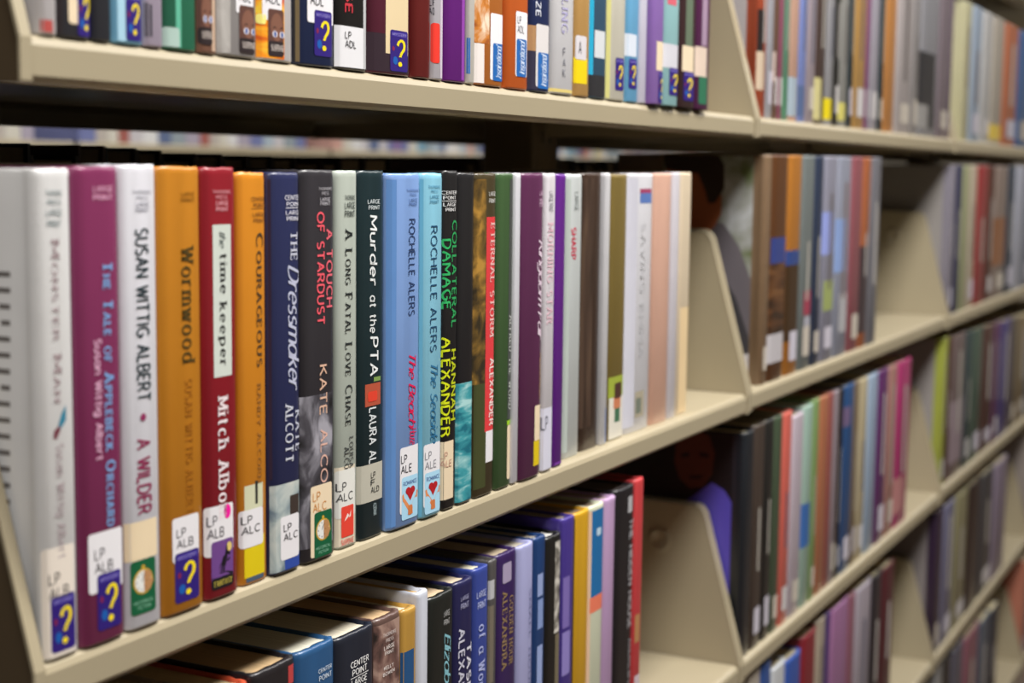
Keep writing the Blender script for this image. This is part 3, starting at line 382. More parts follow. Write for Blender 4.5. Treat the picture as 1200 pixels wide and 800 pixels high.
  (84.7, 24.3, 205, 1, None, '#2c7a5c', 'green', 'green book with a pale swirl, right of the barcode book', [('R', -1.5, 10.2, 7.2, 23.2, '#12523c'), ('RR', -0.0, 0.7, 9.9, 9.7, '#a8c0b8'), ('R', 7.7, 0.2, 11.2, 23.9, '#5cb094')], '#d8c9a8'),
  (109.0, 13.7, 205, 1, None, '#8a6250', 'brown', 'brown book with a face sticker beside the green book', [('S', 'suspense', -2.9, 3.9, 8.8, 28.4), ('R', 8.8, 0.5, 11.3, 26.5, '#c4a890')], '#d8c9a8'),
  (122.7, 31.5, 205, 1, None, '#a09c9c', 'grey', 'wide silvery grey book with a face sticker', [('R', -2.4, -0.5, 9.1, 27.2, 'n:#8c8884,#a8a4a0,#c0bcb8:40:1'), ('RR', 13.2, 20.6, 27.1, 34.9, '#e4e2e6'), ('L', ['ADL'], 15.2, 25.4, 25.1, 31.7, '#4c4c54'), ('S', 'suspense', 15.6, 2.0, 28.3, 24.4)], '#d8c9a8'),
  (154.2, 30.4, 205, 1, None, '#d8d4d4', 'white', 'sunset orange book with white right edge and a face sticker', [('R', -2.5, 0.8, 20.5, 31.1, 'n:#c84c10,#f09018,#f8cc40:60:.4'), ('RR', 0.2, 17.1, 5.7, 22.0, '#ffe480'), ('RR', 3.1, 19.4, 18.4, 37.4, '#e4e2e6'), ('L', ['ADL'], 5.1, 26.8, 17.0, 32.5, '#4c4c54'), ('S', 'suspense', 7.0, 2.4, 19.7, 25.0)], '#d8c9a8'),
  (184.6, 37.5, 205, 1, None, '#16264e', 'navy', 'navy book with a clear question mark sticker, left of a black book', [('R', -2.7, 0.2, 2.4, 33.3, '#1c1a20'), ('R', 1.7, 0.4, 3.9, 33.6, '#6c5c40'), ('RR', 9.9, 21.5, 34.6, 46.3, '#e4e2e6'), ('L', ['ADL'], 12.2, 29.7, 24.4, 36.5, '#2c2c34'), ('S', 'mystery', 15.9, 5.2, 32.2, 28.1)], '#d8c9a8'),
  (222.1, 31.4, 205, 1, None, '#1b1a1c', 'black', 'black book with red letters and a big square white label', [('T', 'HOUSE', 6.7, 29.0, 14.0, 62.4, '#c03440', 'bold'), ('R', -2.2, 1.2, 24.8, 22.5, '#e0e0e4'), ('L', ['LP', 'ADL'], 6.6, 11.0, 17.3, 20.3, '#1c1c20'), ('R', 24.8, 0.4, 28.6, 40.0, '#b8b8bc')], '#d8c9a8'),
  (253.5, 45.7, 205, 1, None, '#5c1c34', 'maroon', 'maroon book with a cream label and a purple sticker', [('R', -3.2, -0.5, 42.3, 21.7, '#2c1c28'), ('R', 15.8, 11.3, 40.2, 50.3, '#dcc8a0'), ('S', 'mystery', 20.3, 2.1, 39.5, 24.5)], '#d8c9a8'),
  (299.2, 21.1, 205, 1, None, '#701c1c', 'dark red', 'dark red glossy book, right of the maroon book', [], '#d8c9a8'),
  (320.3, 13.9, 205, 1, None, '#c8c4cc', 'white', 'thin book with a bright red sticker, left of the purple book', [('R', -3.7, 0.3, -0.8, 47.1, '#70582c'), ('L', ['LF', 'AD'], -1.0, 36.5, 4.9, 46.2, '#30303a'), ('RR', 0.3, 9.5, 8.2, 32.3, '#e0382c'), ('R', 1.2, 13.3, 6.2, 28.9, '#8c2028'), ('R', 9.1, 0.6, 12.1, 48.5, '#c8bccc')], '#d8c9a8'),
  (334.2, 29.0, 205, 1, None, '#6e1c86', 'purple', 'glossy vivid purple book on the top shelf', [('R', 20.8, 1.5, 25.0, 51.2, '#8c3ca4')], '#d8c9a8'),
  (363.3, 9.0, 205, 1, None, '#d8d4cc', 'white', 'very thin white book with a blue foot sticker', [('R', -2.8, 5.9, 2.5, 27.2, '#2c6cb0')], '#d8c9a8'),
  (372.3, 40.1, 205, 1, None, '#c0702c', 'rust orange', 'rust orange book with blue sticker beside the very thin white book', [('R', -4.3, 25.3, 17.5, 53.3, 'n:#8c4018,#c87c30,#e8d8c0:70:1'), ('R', -3.9, 0.5, 11.4, 25.0, '#e4dcd8'), ('RR', 19.0, 3.9, 37.2, 44.6, '#e4e2e6'), ('S', 'inspire', 22.5, 3.5, 37.4, 26.5)], '#d8c9a8'),
  (412.4, 34.9, 205, 1, None, '#d46424', 'orange', 'vivid orange book with blue sticker and white label', [('RR', 13.2, 8.1, 30.2, 49.0, '#e4e2e6'), ('L', ['LP', 'ADL'], 15.2, 34.9, 24.9, 46.7, '#4c4c54'), ('S', 'inspire', 14.6, 8.1, 29.2, 31.8)], '#d8c9a8'),
  (447.3, 31.9, 205, 1, None, '#1c2c5c', 'navy', 'navy book with tan lower picture and blue sticker', [('R', -4.9, 25.9, 22.8, 42.3, '#a88058'), ('R', -4.3, 0.3, 13.2, 25.5, '#2c2a40'), ('RR', 7.9, 3.2, 27.1, 43.6, '#d4d0d0'), ('S', 'inspire', 10.7, 2.1, 27.4, 25.5), ('T', 'BLAZE', 6.7, 48.0, 14.3, 75.3, '#d0d4e0', 'bold')], '#d8c9a8'),
  (479.4, 38.0, 205, 1, None, '#dedee2', 'white', 'white book with faint lilac lettering and a yellow foot', [('T', 'DARLING', 13.6, 40.4, 24.5, 85.6, '#a8a4c8', 'serif'), ('R', -4.1, -0.5, 33.7, 3.5, '#d8c478'), ('L', ['F', 'A', 'K'], 16.5, 10.8, 24.6, 31.9, '#70707c')], '#d8c9a8'),
  (517.3, 25.7, 205, 1, None, '#c89c5c', 'tan', 'tan book with a yellow square sticker on the top shelf', [('RR', 1.5, 25.2, 17.2, 41.5, '#d0ccd0'), ('L', ['A'], 4.3, 27.5, 12.9, 39.1, '#44444c'), ('R', 0.7, 8.8, 19.3, 26.4, '#e8cc08')], '#d8c9a8'),
  (543.2, 29.9, 205, 1, None, '#385a74', 'steel blue', 'steel blue book with a bright turquoise left edge', [('R', -6.1, 15.6, 4.1, 70.3, '#24a8d0'), ('R', 5.8, 28.5, 23.7, 47.6, '#ccd0d4'), ('R', -3.2, 1.2, 25.1, 16.2, '#28282c')], '#d8c9a8'),
  (573.1, 34.7, 205, 1, None, '#d8d4c4', 'cream', 'cream book with yellow edge and purple question mark sticker', [('R', -6.1, 0.3, 4.6, 73.4, '#ccc880'), ('S', 'mystery', 13.3, 7.5, 29.1, 31.0)], '#d8c9a8'),
  (607.9, 24.7, 205, 1, None, '#70b4e0', 'light blue', 'light blue book with white label, left of a thin white book', [('R', -0.2, 33.8, 17.8, 50.1, '#d0d8e4'), ('S', 'mystery', 4.1, 10.0, 18.9, 32.1)], '#d8c9a8'),
  (632.6, 15.3, 205, 1, None, '#dcdaec', 'white', 'thin pale white book left of the lilac book', [], '#d8c9a8'),
  (647.9, 25.4, 205, -3, None, '#9470bc', 'lilac', 'lilac book with cream label, standing proud of the shelf edge', [('R', 8.5, 26.2, 29.6, 48.1, '#e6d3b4'), ('S', 'mystery', 13.4, 1.7, 31.0, 25.1)], '#d8c9a8'),
  (673.4, 33.1, 205, -3, None, '#9cccd0', 'mint', 'mint book with a red spot, between lilac and maroon books', [('R', 4.5, 78.2, 22.7, 85.3, '#d06070'), ('R', -0.1, 29.6, 33.0, 48.0, '#ccccd4'), ('S', 'mystery', 10.2, 8.6, 36.3, 29.9)], '#d8c9a8'),
  (706.6, 38.8, 205, -3, None, '#3c2428', 'dark maroon', 'dark maroon book with green edge and cream label', [('R', 11.3, 48.2, 26.8, 89.2, '#60705c'), ('R', 5.7, 29.1, 30.8, 49.4, '#e6d3b4'), ('S', 'mystery', 9.0, 6.0, 32.4, 29.1)], '#d8c9a8'),
  (745.4, 32.6, 205, -3, None, '#54204c', 'dark purple', 'dark purple book with cream label, last on the top shelf', [('R', 9.7, 52.3, 21.9, 92.9, '#a088a0'), ('R', 0.1, 26.9, 22.4, 51.1, '#d8c4b4'), ('RR', 5.8, 4.7, 24.1, 27.0, '#2c6c50')], '#d8c9a8'),
 ],
 (3, 0): [
  (71.5, 36.6, 219.4, 2, None, '#8c8070', 'tan', 'tan topped book furthest left under the nearest shelf edge', [], '#a8987c'),
  (108.2, 38.2, 212.1, 2, None, '#b0472c', 'red orange', 'book with an orange and violet jacket edge, left of the black cream-topped book', [], '#c8b48c'),
  (147.9, 38.2, 214.0, 2, None, '#1d1a1e', 'black', 'black book with brownish page block, left of a blue book', [('R', 29.3, 200.5, 35.4, 214.2, '#b03c3c')], '#b89c74'),
  (186.2, 36.8, 213.9, 2, None, '#24507c', 'blue', 'mid blue book with white pages, left of the black lettered one', [('H', 'CENTER', 18.3, 198.0, 31.3, 200.8, '#c8d4e0', 'sans'), ('H', 'POINT', 19.0, 193.6, 31.3, 196.9, '#c8d4e0', 'sans')], '#d8d2c0'),
  (223.0, 40.0, 211.6, 2, None, '#1a1f2c', 'blue-black', 'blue-black book with slanted white publisher lettering at its head', [('H', 'CENTER', 13.0, 191.4, 31.5, 195.8, '#e8e8ec', 'sans'), ('H', 'POINT', 14.8, 186.5, 29.7, 190.9, '#e8e8ec', 'sans'), ('R', 13.0, 185.6, 31.5, 186.0, '#e8e8ec'), ('H', 'LARGE', 13.9, 180.7, 29.7, 185.2, '#e8e8ec', 'sans'), ('H', 'PRINT', 14.8, 175.8, 28.8, 180.2, '#e8e8ec', 'sans')], '#d4ccb8'),
  (263.0, 28.9, 211.9, 2, None, '#5c4640', 'mauve brown', 'mauve brown book with a mottled face picture and small capitals', [('R', -3.1, 157.1, 25.8, 211.9, 'n:#241c1c,#6a4e48,#a08478:60:1'), ('H', 'THORNDIKE', 6.9, 200.0, 20.9, 202.6, '#c8bcb8', 'sans'), ('H', 'PRESS', 9.7, 196.5, 18.1, 199.0, '#c8bcb8', 'sans'), ('H', 'LARGE', 7.9, 192.1, 19.1, 195.1, '#dcd4d0', 'sans'), ('H', 'PRINT', 8.8, 189.0, 18.2, 191.6, '#dcd4d0', 'sans'), ('H', 'KELLY', 7.9, 180.5, 18.2, 183.1, '#dcd4d0', 'sans'), ('H', 'BOWEN', 7.0, 177.0, 19.2, 179.5, '#dcd4d0', 'sans')], '#c8a880'),
  (291.9, 16.6, 210.1, 2, None, '#b0873c', 'gold', 'gold topped book turning blue below, left of the white one', [('R', -3.0, 150.0, 12.6, 184.9, '#1c4a78')], '#d0c4a8'),
  (308.5, 14.0, 216.7, 2, None, '#c4c8d4', 'pale grey', 'pale grey white book with brown page top, left of a black one', [], '#c8a468'),
  (322.5, 32.7, 209.5, 2, None, '#161a18', 'black', 'black book with teal script, right of the pale grey one', [('H', 'LARGE', 17.5, 193.9, 24.9, 198.2, '#a8a8a8', 'sans'), ('H', 'PRINT', 17.5, 188.5, 25.0, 192.8, '#a8a8a8', 'sans'), ('T', 'Elizabeth', 18.0, 134.8, 26.6, 182.9, '#7cb0bc', 'script')], '#c8b090'),
  (355.2, 24.3, 211.3, 2, None, '#1c1c48', 'dark indigo', 'dark indigo book with bold white capitals in two lines', [('H', 'LARGE', 6.4, 198.5, 16.4, 201.8, '#a0a0c0', 'sans'), ('H', 'PRINT', 6.5, 192.9, 16.5, 197.4, '#a0a0c0', 'sans'), ('T', 'TASHA', 14.0, 126.1, 20.8, 169.4, '#d0d0dc', 'bold'), ('T', 'ALEXANDER', 3.9, 117.9, 11.7, 180.8, '#c0c0d0', 'bold')], '#c8b8a0'),
  (379.5, 20.7, 214.3, 2, None, '#30418c', 'royal blue', 'royal blue book with pale serif title, right of the indigo one', [('H', 'LARGE', 3.5, 194.6, 15.1, 199.7, '#b0b8dc', 'sans'), ('H', 'PRINT', 4.7, 187.2, 15.2, 192.8, '#b0b8dc', 'sans'), ('T', 'of a Woman', 5.6, 120.6, 14.9, 176.6, '#a8b0dc', 'serif')], '#d8d0b8'),
  (400.2, 10.6, 215.8, 2, None, '#4a4848', 'dark grey', 'slim dark grey book with a white mark, left of the purple one', [('R', -1.0, 190.0, 6.1, 202.6, '#b0b0b4'), ('R', -0.2, 133.8, 5.8, 185.6, '#6c6458')], '#b8a890'),
  (410.8, 30.8, 216.4, 2, None, '#2e1850', 'deep purple', 'deep purple book with gold lettering and a white square mark', [('RR', 7.4, 196.2, 19.7, 209.6, '#9c90ac'), ('T', 'GOLDEN HOUR', 17.0, 138.4, 23.3, 185.6, '#8c7450', 'serif'), ('T', 'ALEXANDRA', 7.1, 136.9, 14.5, 190.2, '#8c7450', 'serif')], '#b8a890'),
  (441.6, 24.5, 215.6, 2, None, '#a0a2cc', 'lavender', 'lavender book, right of the deep purple one on the third shelf', [('T', 'SMALL HOURS', 16.0, 104.5, 20.0, 183.4, '#70749c', 'serif')], '#b8b0a0'),
  (466.1, 18.7, 216.4, 2, None, '#123668', 'cobalt blue', 'cobalt blue book with pale blocks of lettering', [('R', 4.9, 174.5, 13.0, 190.3, '#8c9cc8'), ('R', 5.6, 151.2, 13.7, 172.1, '#7c90c0'), ('R', 5.4, 105.9, 13.6, 139.3, '#8c9cc8')], '#a8a090'),
  (484.7, 26.5, 212.8, 2, None, '#121212', 'black', 'short black book with a speckled grey edge and white pages', [('R', 13.7, 141.3, 22.2, 207.5, 'n:#202020,#807c74,#c8c4bc:90:1'), ('R', 15.8, 84.2, 24.4, 140.1, '#6c6450')], '#dcd8d0'),
  (511.3, 21.3, 220.9, 2, None, '#403084', 'blue violet', 'blue violet book, left of the yellow one', [('R', 2.2, 140.5, 12.4, 177.9, '#7464a8'), ('R', 2.2, 105.4, 13.9, 137.5, '#8478b8')], '#a09480'),
  (532.6, 27.0, 220.6, 2, None, '#c8981c', 'yellow', 'mustard yellow book on the third shelf', [('R', -2.3, 75.0, 1.5, 221.7, '#241c18')], '#907c68'),
  (559.6, 26.6, 220.5, 2, None, '#c8ccb4', 'cream', 'cream book with a blue head panel and coral band', [('R', 0.1, 151.2, 23.8, 218.3, '#14649c'), ('R', 1.7, 139.2, 25.6, 151.2, '#dc7458'), ('R', -1.1, 66.0, 2.8, 217.5, '#d8b89c'), ('RR', 10.4, 196.7, 18.3, 202.6, '#b0c8d8')], '#907c68'),
  (586.2, 21.0, 221.3, 2, None, '#b898c0', 'orchid', 'orchid pink book, left of the broad black one', [], '#a09080'),
  (607.2, 38.9, 223.8, 2, None, '#17151a', 'black', 'broad black book with white lettering, left of the red one', [('R', 23.0, 202.4, 31.6, 215.4, '#a8a8ac'), ('T', 'THE HIDDEN HOUSE', 25.8, 108.5, 34.6, 196.9, '#a0a0a4', 'bold'), ('T', 'ANDREWS', 27.8, 63.0, 36.6, 99.8, '#808084', 'bold')], '#484040'),
  (646.1, 17.5, 225.5, 2, None, '#c03c40', 'red', 'red book last on the nearest third shelf, beside the round-embossed bracket', [('R', 3.4, 92.6, 12.4, 115.4, '#a87c50'), ('R', 4.4, 36.2, 19.0, 65.1, '#c4b4bc')], '#5c2020'),
 ],
 (1, 1): [
  (939.0, 25.6, 205, 8, None, '#a4482c', 'orange red', None, [('C', 'plain', 4.0, 30.0, 24.9, 108.7, '#b8b2b4'), ('R', -10.8, 61.4, 11.9, 100.2, '#241c1c'), ('R', -7.4, 26.1, 15.5, 61.4, '#ccb8a0')], '#d8c9a8'),
  (964.6, 21.1, 205, 8, None, '#a8a8b0', 'speckled grey', None, [], '#d8c9a8'),
  (985.7, 16.2, 205, 8, None, '#6c5040', 'dark brown', None, [('R', -10.8, 36.2, 5.1, 64.3, '#b8a49c')], '#d8c9a8'),
  (1001.9, 13.7, 205, 8, None, '#94506a', 'rose', None, [], '#d8c9a8'),
  (1015.6, 22.4, 205, 8, None, '#5c8870', 'sage green', None, [('R', -8.3, 4.3, 14.0, 42.2, '#4c7c60')], '#d8c9a8'),
  (1038.0, 31.8, 205, 8, None, '#c8a08c', 'dusty peach', None, [('R', -8.4, 5.3, 23.1, 43.7, '#a0b0bc')], '#d8c9a8'),
  (1069.8, 26.9, 205, 8, None, '#7c8cc8', 'periwinkle', None, [('R', -8.2, 6.3, 18.5, 37.0, '#50648c')], '#d8c9a8'),
  (1096.7, 34.0, 205, 8, None, '#a0949c', 'taupe grey', None, [], '#d8c9a8'),
  (1130.7, 38.6, 205, 8, None, '#4c3c38', 'umber brown', None, [('R', -24.5, 4.7, 19.6, 48.5, '#c4bc84')], '#d8c9a8'),
  (1169.3, 30.0, 205, 8, None, '#98989c', 'silver grey', None, [('R', -11.2, 6.3, 22.0, 28.8, '#e0cc10')], '#d8c9a8'),
  (1199.4, 24.0, 205, 8, None, '#20201e', 'black', None, [], '#d8c9a8'),
  (1223.4, 35.4, 205, 8, None, '#90908c', 'mid grey', None, [('R', -7.8, 7.3, 23.8, 26.8, '#ccc468')], '#d8c9a8'),
  (1258.9, 21.9, 205, 8, None, '#1c2c34', 'blue black', None, [], '#d8c9a8'),
  (1280.8, 57.0, 205, 8, None, '#b48c50', 'golden tan', None, [], '#d8c9a8'),
  (1337.7, 15.7, 205, 8, None, '#7c4c70', 'mulberry', None, [], '#d8c9a8'),
  (1353.5, 44.6, 205, 8, None, '#a4a0ac', 'lilac grey', None, [], '#d8c9a8'),
  (1398.1, 25.1, 205, 8, None, '#24343a', 'dark green', None, [], '#d8c9a8'),
  (1423.2, 61.1, 205, 8, None, '#c08448', 'caramel', None, [], '#d8c9a8'),
  (1484.3, 88.8, 205, 8, None, '#b0a8a8', 'warm light grey', None, [], '#d8c9a8'),
  (1573.1, 39.6, 205, 8, None, '#8c8888', 'slate grey', None, [], '#d8c9a8'),
  (1612.7, 121.9, 205, 8, None, '#8e8e94', 'two-tone grey', None, [('R', -34.8, 11.2, 94.5, 111.6, '#2c2c30'), ('RR', -18.8, 10.7, 58.3, 42.1, '#908e8c')], '#d8c9a8'),
  (1734.6, 74.8, 205, 8, None, '#7c7078', 'smoky mauve', None, [], '#d8c9a8'),
  (1809.3, 10.7, 205, 8, None, '#605060', 'grape grey', None, [], '#d8c9a8'),
 ],
 (1, 2): [
  (1899.3, 65.3, 205, 8, None, '#c0bc98', 'pale yellow', None, [], '#d8c9a8'),
  (1964.6, 90.0, 205, 8, None, '#a0b0c4', 'ice blue', None, [], '#d8c9a8'),
  (2054.6, 88.6, 205, 8, None, '#c0c0c0', 'light grey', None, [], '#d8c9a8'),
  (2143.2, 110.9, 205, 8, None, '#b4aca0', 'beige', None, [('R', -1.9, 7.6, 109.2, 32.7, '#dcc050')], '#d8c9a8'),
  (2254.1, 146.9, 205, 8, None, '#bc7050', 'terracotta', None, [], '#d8c9a8'),
  (2400.9, 132.4, 205, 8, None, '#44689c', 'denim blue', None, [], '#d8c9a8'),
  (2533.3, 122.8, 205, 8, None, '#8c8c94', 'grey', None, [], '#d8c9a8'),
  (2656.2, 77.8, 205, 8, None, '#a0705c', 'brown', None, [], '#d8c9a8'),
 ],
 (2, 1): [
  (959.8, 21.3, 221.5, 4, None, '#7c644c', 'pale brown', None, [('CP', 'n:#68744c,#9c9e98,#c4c8cc:20:1', [(104.7, 222), (1.1, 222), (-8.6, 1), (96.9, 1)], 1), ('CP', '#6c666c', [(60.3, 142.8), (50.1, 156.3), (41.4, 154.9), (25.3, 134.0), (1.2, 102.1), (-2.6, 1), (96.9, 1), (100.7, 123.1)], 2), ('CP', '#403e42', [(38.1, 100.5), (27.3, 84.4), (-0.5, 44.5), (-2.6, 1), (34.6, 1)], 3), ('CP', '#a85c38', [(102.9, 215.1), (71.9, 215.3), (51.3, 197.5), (43.9, 181.2), (44.3, 164.7), (50.1, 153.0), (60.2, 141.1), (101.0, 135.7)], 4), ('CP', '#2c1a14', [(104.7, 222), (59.1, 222), (47.7, 222), (42.2, 211.5), (41.5, 189.4), (46.5, 181.1), (50.7, 174.5), (57.6, 174.3), (61.5, 186.6), (68.9, 203.0), (102.7, 206.8)], 5), ('CP', '#c8c4c8', [(19.6, 28.3), (7.6, 30.8), (6.8, 4.2), (13.9, 10.4)], 6)], '#d8c9a8'),
  (981.1, 55.8, 221.8, 4, None, '#583418', 'chestnut', None, [('RR', -0.1, 18.1, 62.1, 46.6, '#b4b0b4'), ('R', 4.1, 116.1, 48.8, 141.4, '#2c3c7c'), ('R', -2.1, 46.6, 53.9, 116.4, 'n:#28180c,#503018,#6c4828:40:.4')], '#d8c9a8'),
  (1036.9, 47.4, 222.1, 4, None, '#a86c28', 'ochre', None, [('R', -6.2, 112.1, 41.0, 126.9, '#28407c'), ('R', -1.5, 34.8, 46.2, 112.1, '#38240f')], '#d8c9a8'),
  (1084.3, 46.8, 222.4, 4, None, '#6c7474', 'grey green', None, [('R', 14.2, 57.1, 42.7, 82.5, '#98344c'), ('R', 17.2, 31.6, 45.8, 55.3, '#a4a4b0')], '#d8c9a8'),
  (1131.1, 32.6, 222.6, 4, None, '#28344c', 'dark navy', None, [], '#d8c9a8'),
  (1163.8, 54.7, 222.9, 4, None, '#888898', 'lilac mist', None, [('R', -9.9, 117.0, 37.3, 163.2, '#8c98d4'), ('R', 8.3, 55.6, 46.2, 88.6, '#94a060')], '#d8c9a8'),
  (1218.5, 61.8, 223.2, 4, None, '#8c90a0', 'blue grey', None, [('R', -1.7, 95.1, 41.6, 154.5, '#8098c8'), ('R', 18.9, 26.4, 52.0, 70.5, '#a8a8ac')], '#d8c9a8'),
  (1280.2, 50.0, 223.6, 4, None, '#8c5058', 'dusty rose', None, [], '#d8c9a8'),
  (1330.2, 36.1, 223.8, 4, None, '#a05c38', 'burnt orange', None, [('R', -2.0, 17.8, 34.2, 120.0, '#382c30')], '#d8c9a8'),
  (1366.3, 50.2, 224.1, 4, None, '#707078', 'steel grey', None, [], '#d8c9a8'),
 ],
 (2, 2): [
  (1838, 35.2, 220.5, 4, None, '#807c88', 'mauve grey', None, [('C', 'plain', 5.7, 49.4, 100.0, 211.6, '#8a8684')], '#d8c9a8'),
  (1873.2, 51.7, 220.7, 4, None, '#2c3054', 'midnight blue', None, [], '#d8c9a8'),
  (1924.9, 53.9, 220.9, 4, None, '#989c78', 'moss', None, [], '#d8c9a8'),
  (1978.8, 63.3, 221.2, 4, None, '#b8ac98', 'oatmeal', None, [], '#d8c9a8'),
  (2042.1, 96.9, 221.5, 4, None, '#983034', 'brick red', None, [], '#d8c9a8'),
  (2139.0, 63.1, 221.8, 4, None, '#543028', 'cocoa', None, [], '#d8c9a8'),
  (2202.2, 126.3, 222.2, 4, None, '#8c7c74', 'rosy beige', None, [('R', -14.4, 54.7, 111.0, 135.3, '#8c5c3c')], '#d8c9a8'),
  (2328.5, 81.2, 222.6, 4, None, '#344050', 'slate blue', None, [], '#d8c9a8'),
  (2409.7, 105.4, 222.9, 4, None, '#b0b4c4', 'pearl', None, [], '#d8c9a8'),
  (2515.1, 102.2, 223.4, 4, None, '#707888', 'grey blue', None, [], '#d8c9a8'),
  (2617.3, 116.7, 223.8, 4, None, '#a89880', 'sand', None, [], '#d8c9a8'),
 ],
 (3, 1): [
  (924, 30.2, 221.4, 5, None, '#161c24', 'jet black', None, [('CP', '#141013', [(137.1, 222), (1.3, 222), (-10.2, 1), (128.9, 1)], 1), ('CP', '#5448b0', [(32.6, 171.1), (19.7, 164.4), (6.1, 153.8), (-4.2, 142.9), (-10.2, 1), (57.8, 1), (61.9, 147.5)], 2), ('CP', '#5c2c20', [(70.2, 205.6), (61.8, 216.2), (46.6, 220.8), (36.3, 215.3), (30.8, 199.7), (32.8, 179.2), (41.8, 166.1), (55.3, 163.0), (65.9, 171.7), (71.5, 187.5)], 3), ('CP', '#1c0e0c', [(64.8, 196.3), (56.2, 198.8), (56.1, 193.9), (64.7, 192.3)], 4), ('CP', '#1c0e0c', [(46.0, 199.8), (36.7, 199.1), (36.5, 194.2), (45.9, 194.9)], 4), ('CP', '#2c120e', [(57.4, 175.8), (40.3, 177.6), (45.3, 173.0), (53.9, 172.1)], 4)], '#d8c9a8'),
  (954.2, 35.2, 223.7, 5, None, '#40352f', 'sepia', None, [], '#d8c9a8'),
  (989.4, 28.1, 223.6, 5, None, '#1c1c1c', 'coal black', None, [], '#d8c9a8'),
  (1017.5, 29.1, 223.6, 5, None, '#40503c', 'fern green', None, [], '#d8c9a8'),
  (1046.6, 33.2, 223.5, 5, None, '#d06458', 'salmon red', None, [], '#d8c9a8'),
  (1079.8, 44.1, 216.1, 5, None, '#bcb0bc', 'pale lilac', None, [], '#d8c9a8'),
  (1123.8, 32.8, 220.5, 5, None, '#98b4a8', 'seafoam', None, [('R', -7.5, 66.0, 32.0, 114.1, '#3060a0')], '#d8c9a8'),
  (1156.7, 23.7, 223.2, 5, None, '#78945c', 'leaf green', None, [], '#d8c9a8'),
  (1180.4, 38.5, 223.1, 5, None, '#ac6c4c', 'copper', None, [], '#d8c9a8'),
  (1218.9, 18.0, 223.1, 5, None, '#8c4c48', 'rust', None, [], '#d8c9a8'),
  (1236.9, 25.8, 223.0, 5, None, '#8c8088', 'ash lilac', None, [], '#d8c9a8'),
  (1262.8, 18.9, 222.9, 5, None, '#100c10', 'ink black', None, [], '#d8c9a8'),
  (1281.6, 50.8, 222.9, 5, None, '#204c80', 'sapphire', None, [('R', -17.2, 175.4, 28.7, 197.9, '#6c5c80')], '#d8c9a8'),
  (1332.4, 20.2, 222.8, 5, None, '#70604c', 'khaki', None, [], '#d8c9a8'),
  (1352.7, 41.7, 222.7, 5, None, '#b8ac8c', 'parchment', None, [], '#d8c9a8'),
  (1394.4, 52.4, 222.6, 5, None, '#98acc4', 'powder blue', None, [], '#d8c9a8'),
  (1446.8, 55.1, 222.4, 5, None, '#5c2464', 'aubergine', None, [], '#d8c9a8'),
  (1501.9, 48.1, 222.3, 5, None, '#a47870', 'clay pink', None, [], '#d8c9a8'),
  (1550.0, 81.5, 222.1, 5, None, '#a8306c', 'fuchsia', None, [('R', -4.9, 18.1, 50.6, 66.0, '#b07878')], '#d8c9a8'),
 ],
 (3, 2): [
  (1838, 36.4, 225.0, 5, None, '#98a044', 'lime', None, [('C', 'plain', 2.2, 25.9, 41.5, 226.8, '#8a8684')], '#d8c9a8'),
  (1874.4, 32.4, 223.1, 5, None, '#442418', 'dark umber', None, [], '#d8c9a8'),
  (1906.8, 109.4, 221.0, 5, None, '#6c5c5c', 'dull mauve', None, [('R', 2.6, 22.3, 113.0, 119.7, '#8c7c84')], '#d8c9a8'),
  (2016.3, 58.2, 218.4, 5, None, '#2c4044', 'deep teal', None, [], '#d8c9a8'),
  (2074.5, 92.2, 216.1, 5, None, '#44584c', 'pine', None, [], '#d8c9a8'),
  (2166.7, 107.1, 213.1, 5, None, '#4c2c28', 'oxblood', None, [], '#d8c9a8'),
  (2273.8, 61.1, 210.5, 5, None, '#583058', 'damson', None, [], '#d8c9a8'),
  (2334.9, 110.7, 207.9, 5, None, '#443c78', 'indigo', None, [], '#d8c9a8'),
  (2445.6, 78.4, 205.0, 5, None, '#585048', 'drab', None, [], '#d8c9a8'),
  (2524.1, 114.5, 202.1, 5, None, '#7c6c50', 'old gold', None, [], '#d8c9a8'),
  (2638.6, 95.4, 198.5, 5, None, '#606870', 'pewter', None, [], '#d8c9a8'),
 ],
 (4, 1): [
  (957.0, 41.4, 230.9, 5, None, '#a8a094', 'stone', None, [], '#d8c9a8'),
  (998.3, 34.6, 229.6, 5, None, '#284c8c', 'royal blue', None, [], '#d8c9a8'),
  (1032.9, 51.5, 214.8, 5, None, '#c0c4c8', 'frosty', None, [], '#d8c9a8'),
  (1084.4, 58.0, 208.6, 5, None, '#2c50a0', 'cobalt', None, [], '#d8c9a8'),
  (1142.4, 58.4, 218.0, 5, None, '#7c1c28', 'crimson', None, [], '#d8c9a8'),
  (1200.8, 36.1, 222.3, 5, None, '#a09484', 'putty', None, [], '#d8c9a8'),
  (1236.9, 18.6, 221.3, 5, None, '#3c2464', 'regal purple', None, [], '#d8c9a8'),
  (1255.5, 86.2, 219.5, 5, None, '#9c6c98', 'orchid', None, [], '#d8c9a8'),
  (1341.6, 29.0, 217.5, 5, None, '#845464', 'mulberry', None, [], '#d8c9a8'),
  (1370.7, 83.1, 215.5, 5, None, '#a49ca8', 'silver lilac', None, [], '#d8c9a8'),
  (1453.8, 56.1, 213.1, 5, None, '#201c24', 'black', None, [], '#d8c9a8'),
  (1509.9, 69.2, 210.9, 5, None, '#4c1420', 'burgundy', None, [], '#d8c9a8'),
 ],
 (4, 2): [
  (1838, 56.9, 222.7, 5, None, '#2c1c34', 'dark plum', None, [('C', 'plain', 3.0, 39.9, 40.9, 209.7, '#7a7474')], '#d8c9a8'),
  (1894.9, 88.6, 220.9, 5, None, '#6c6c88', 'dusky lavender', None, [], '#d8c9a8'),
  (1983.5, 110.1, 218.7, 5, None, '#888464', 'olive cream', None, [], '#d8c9a8'),
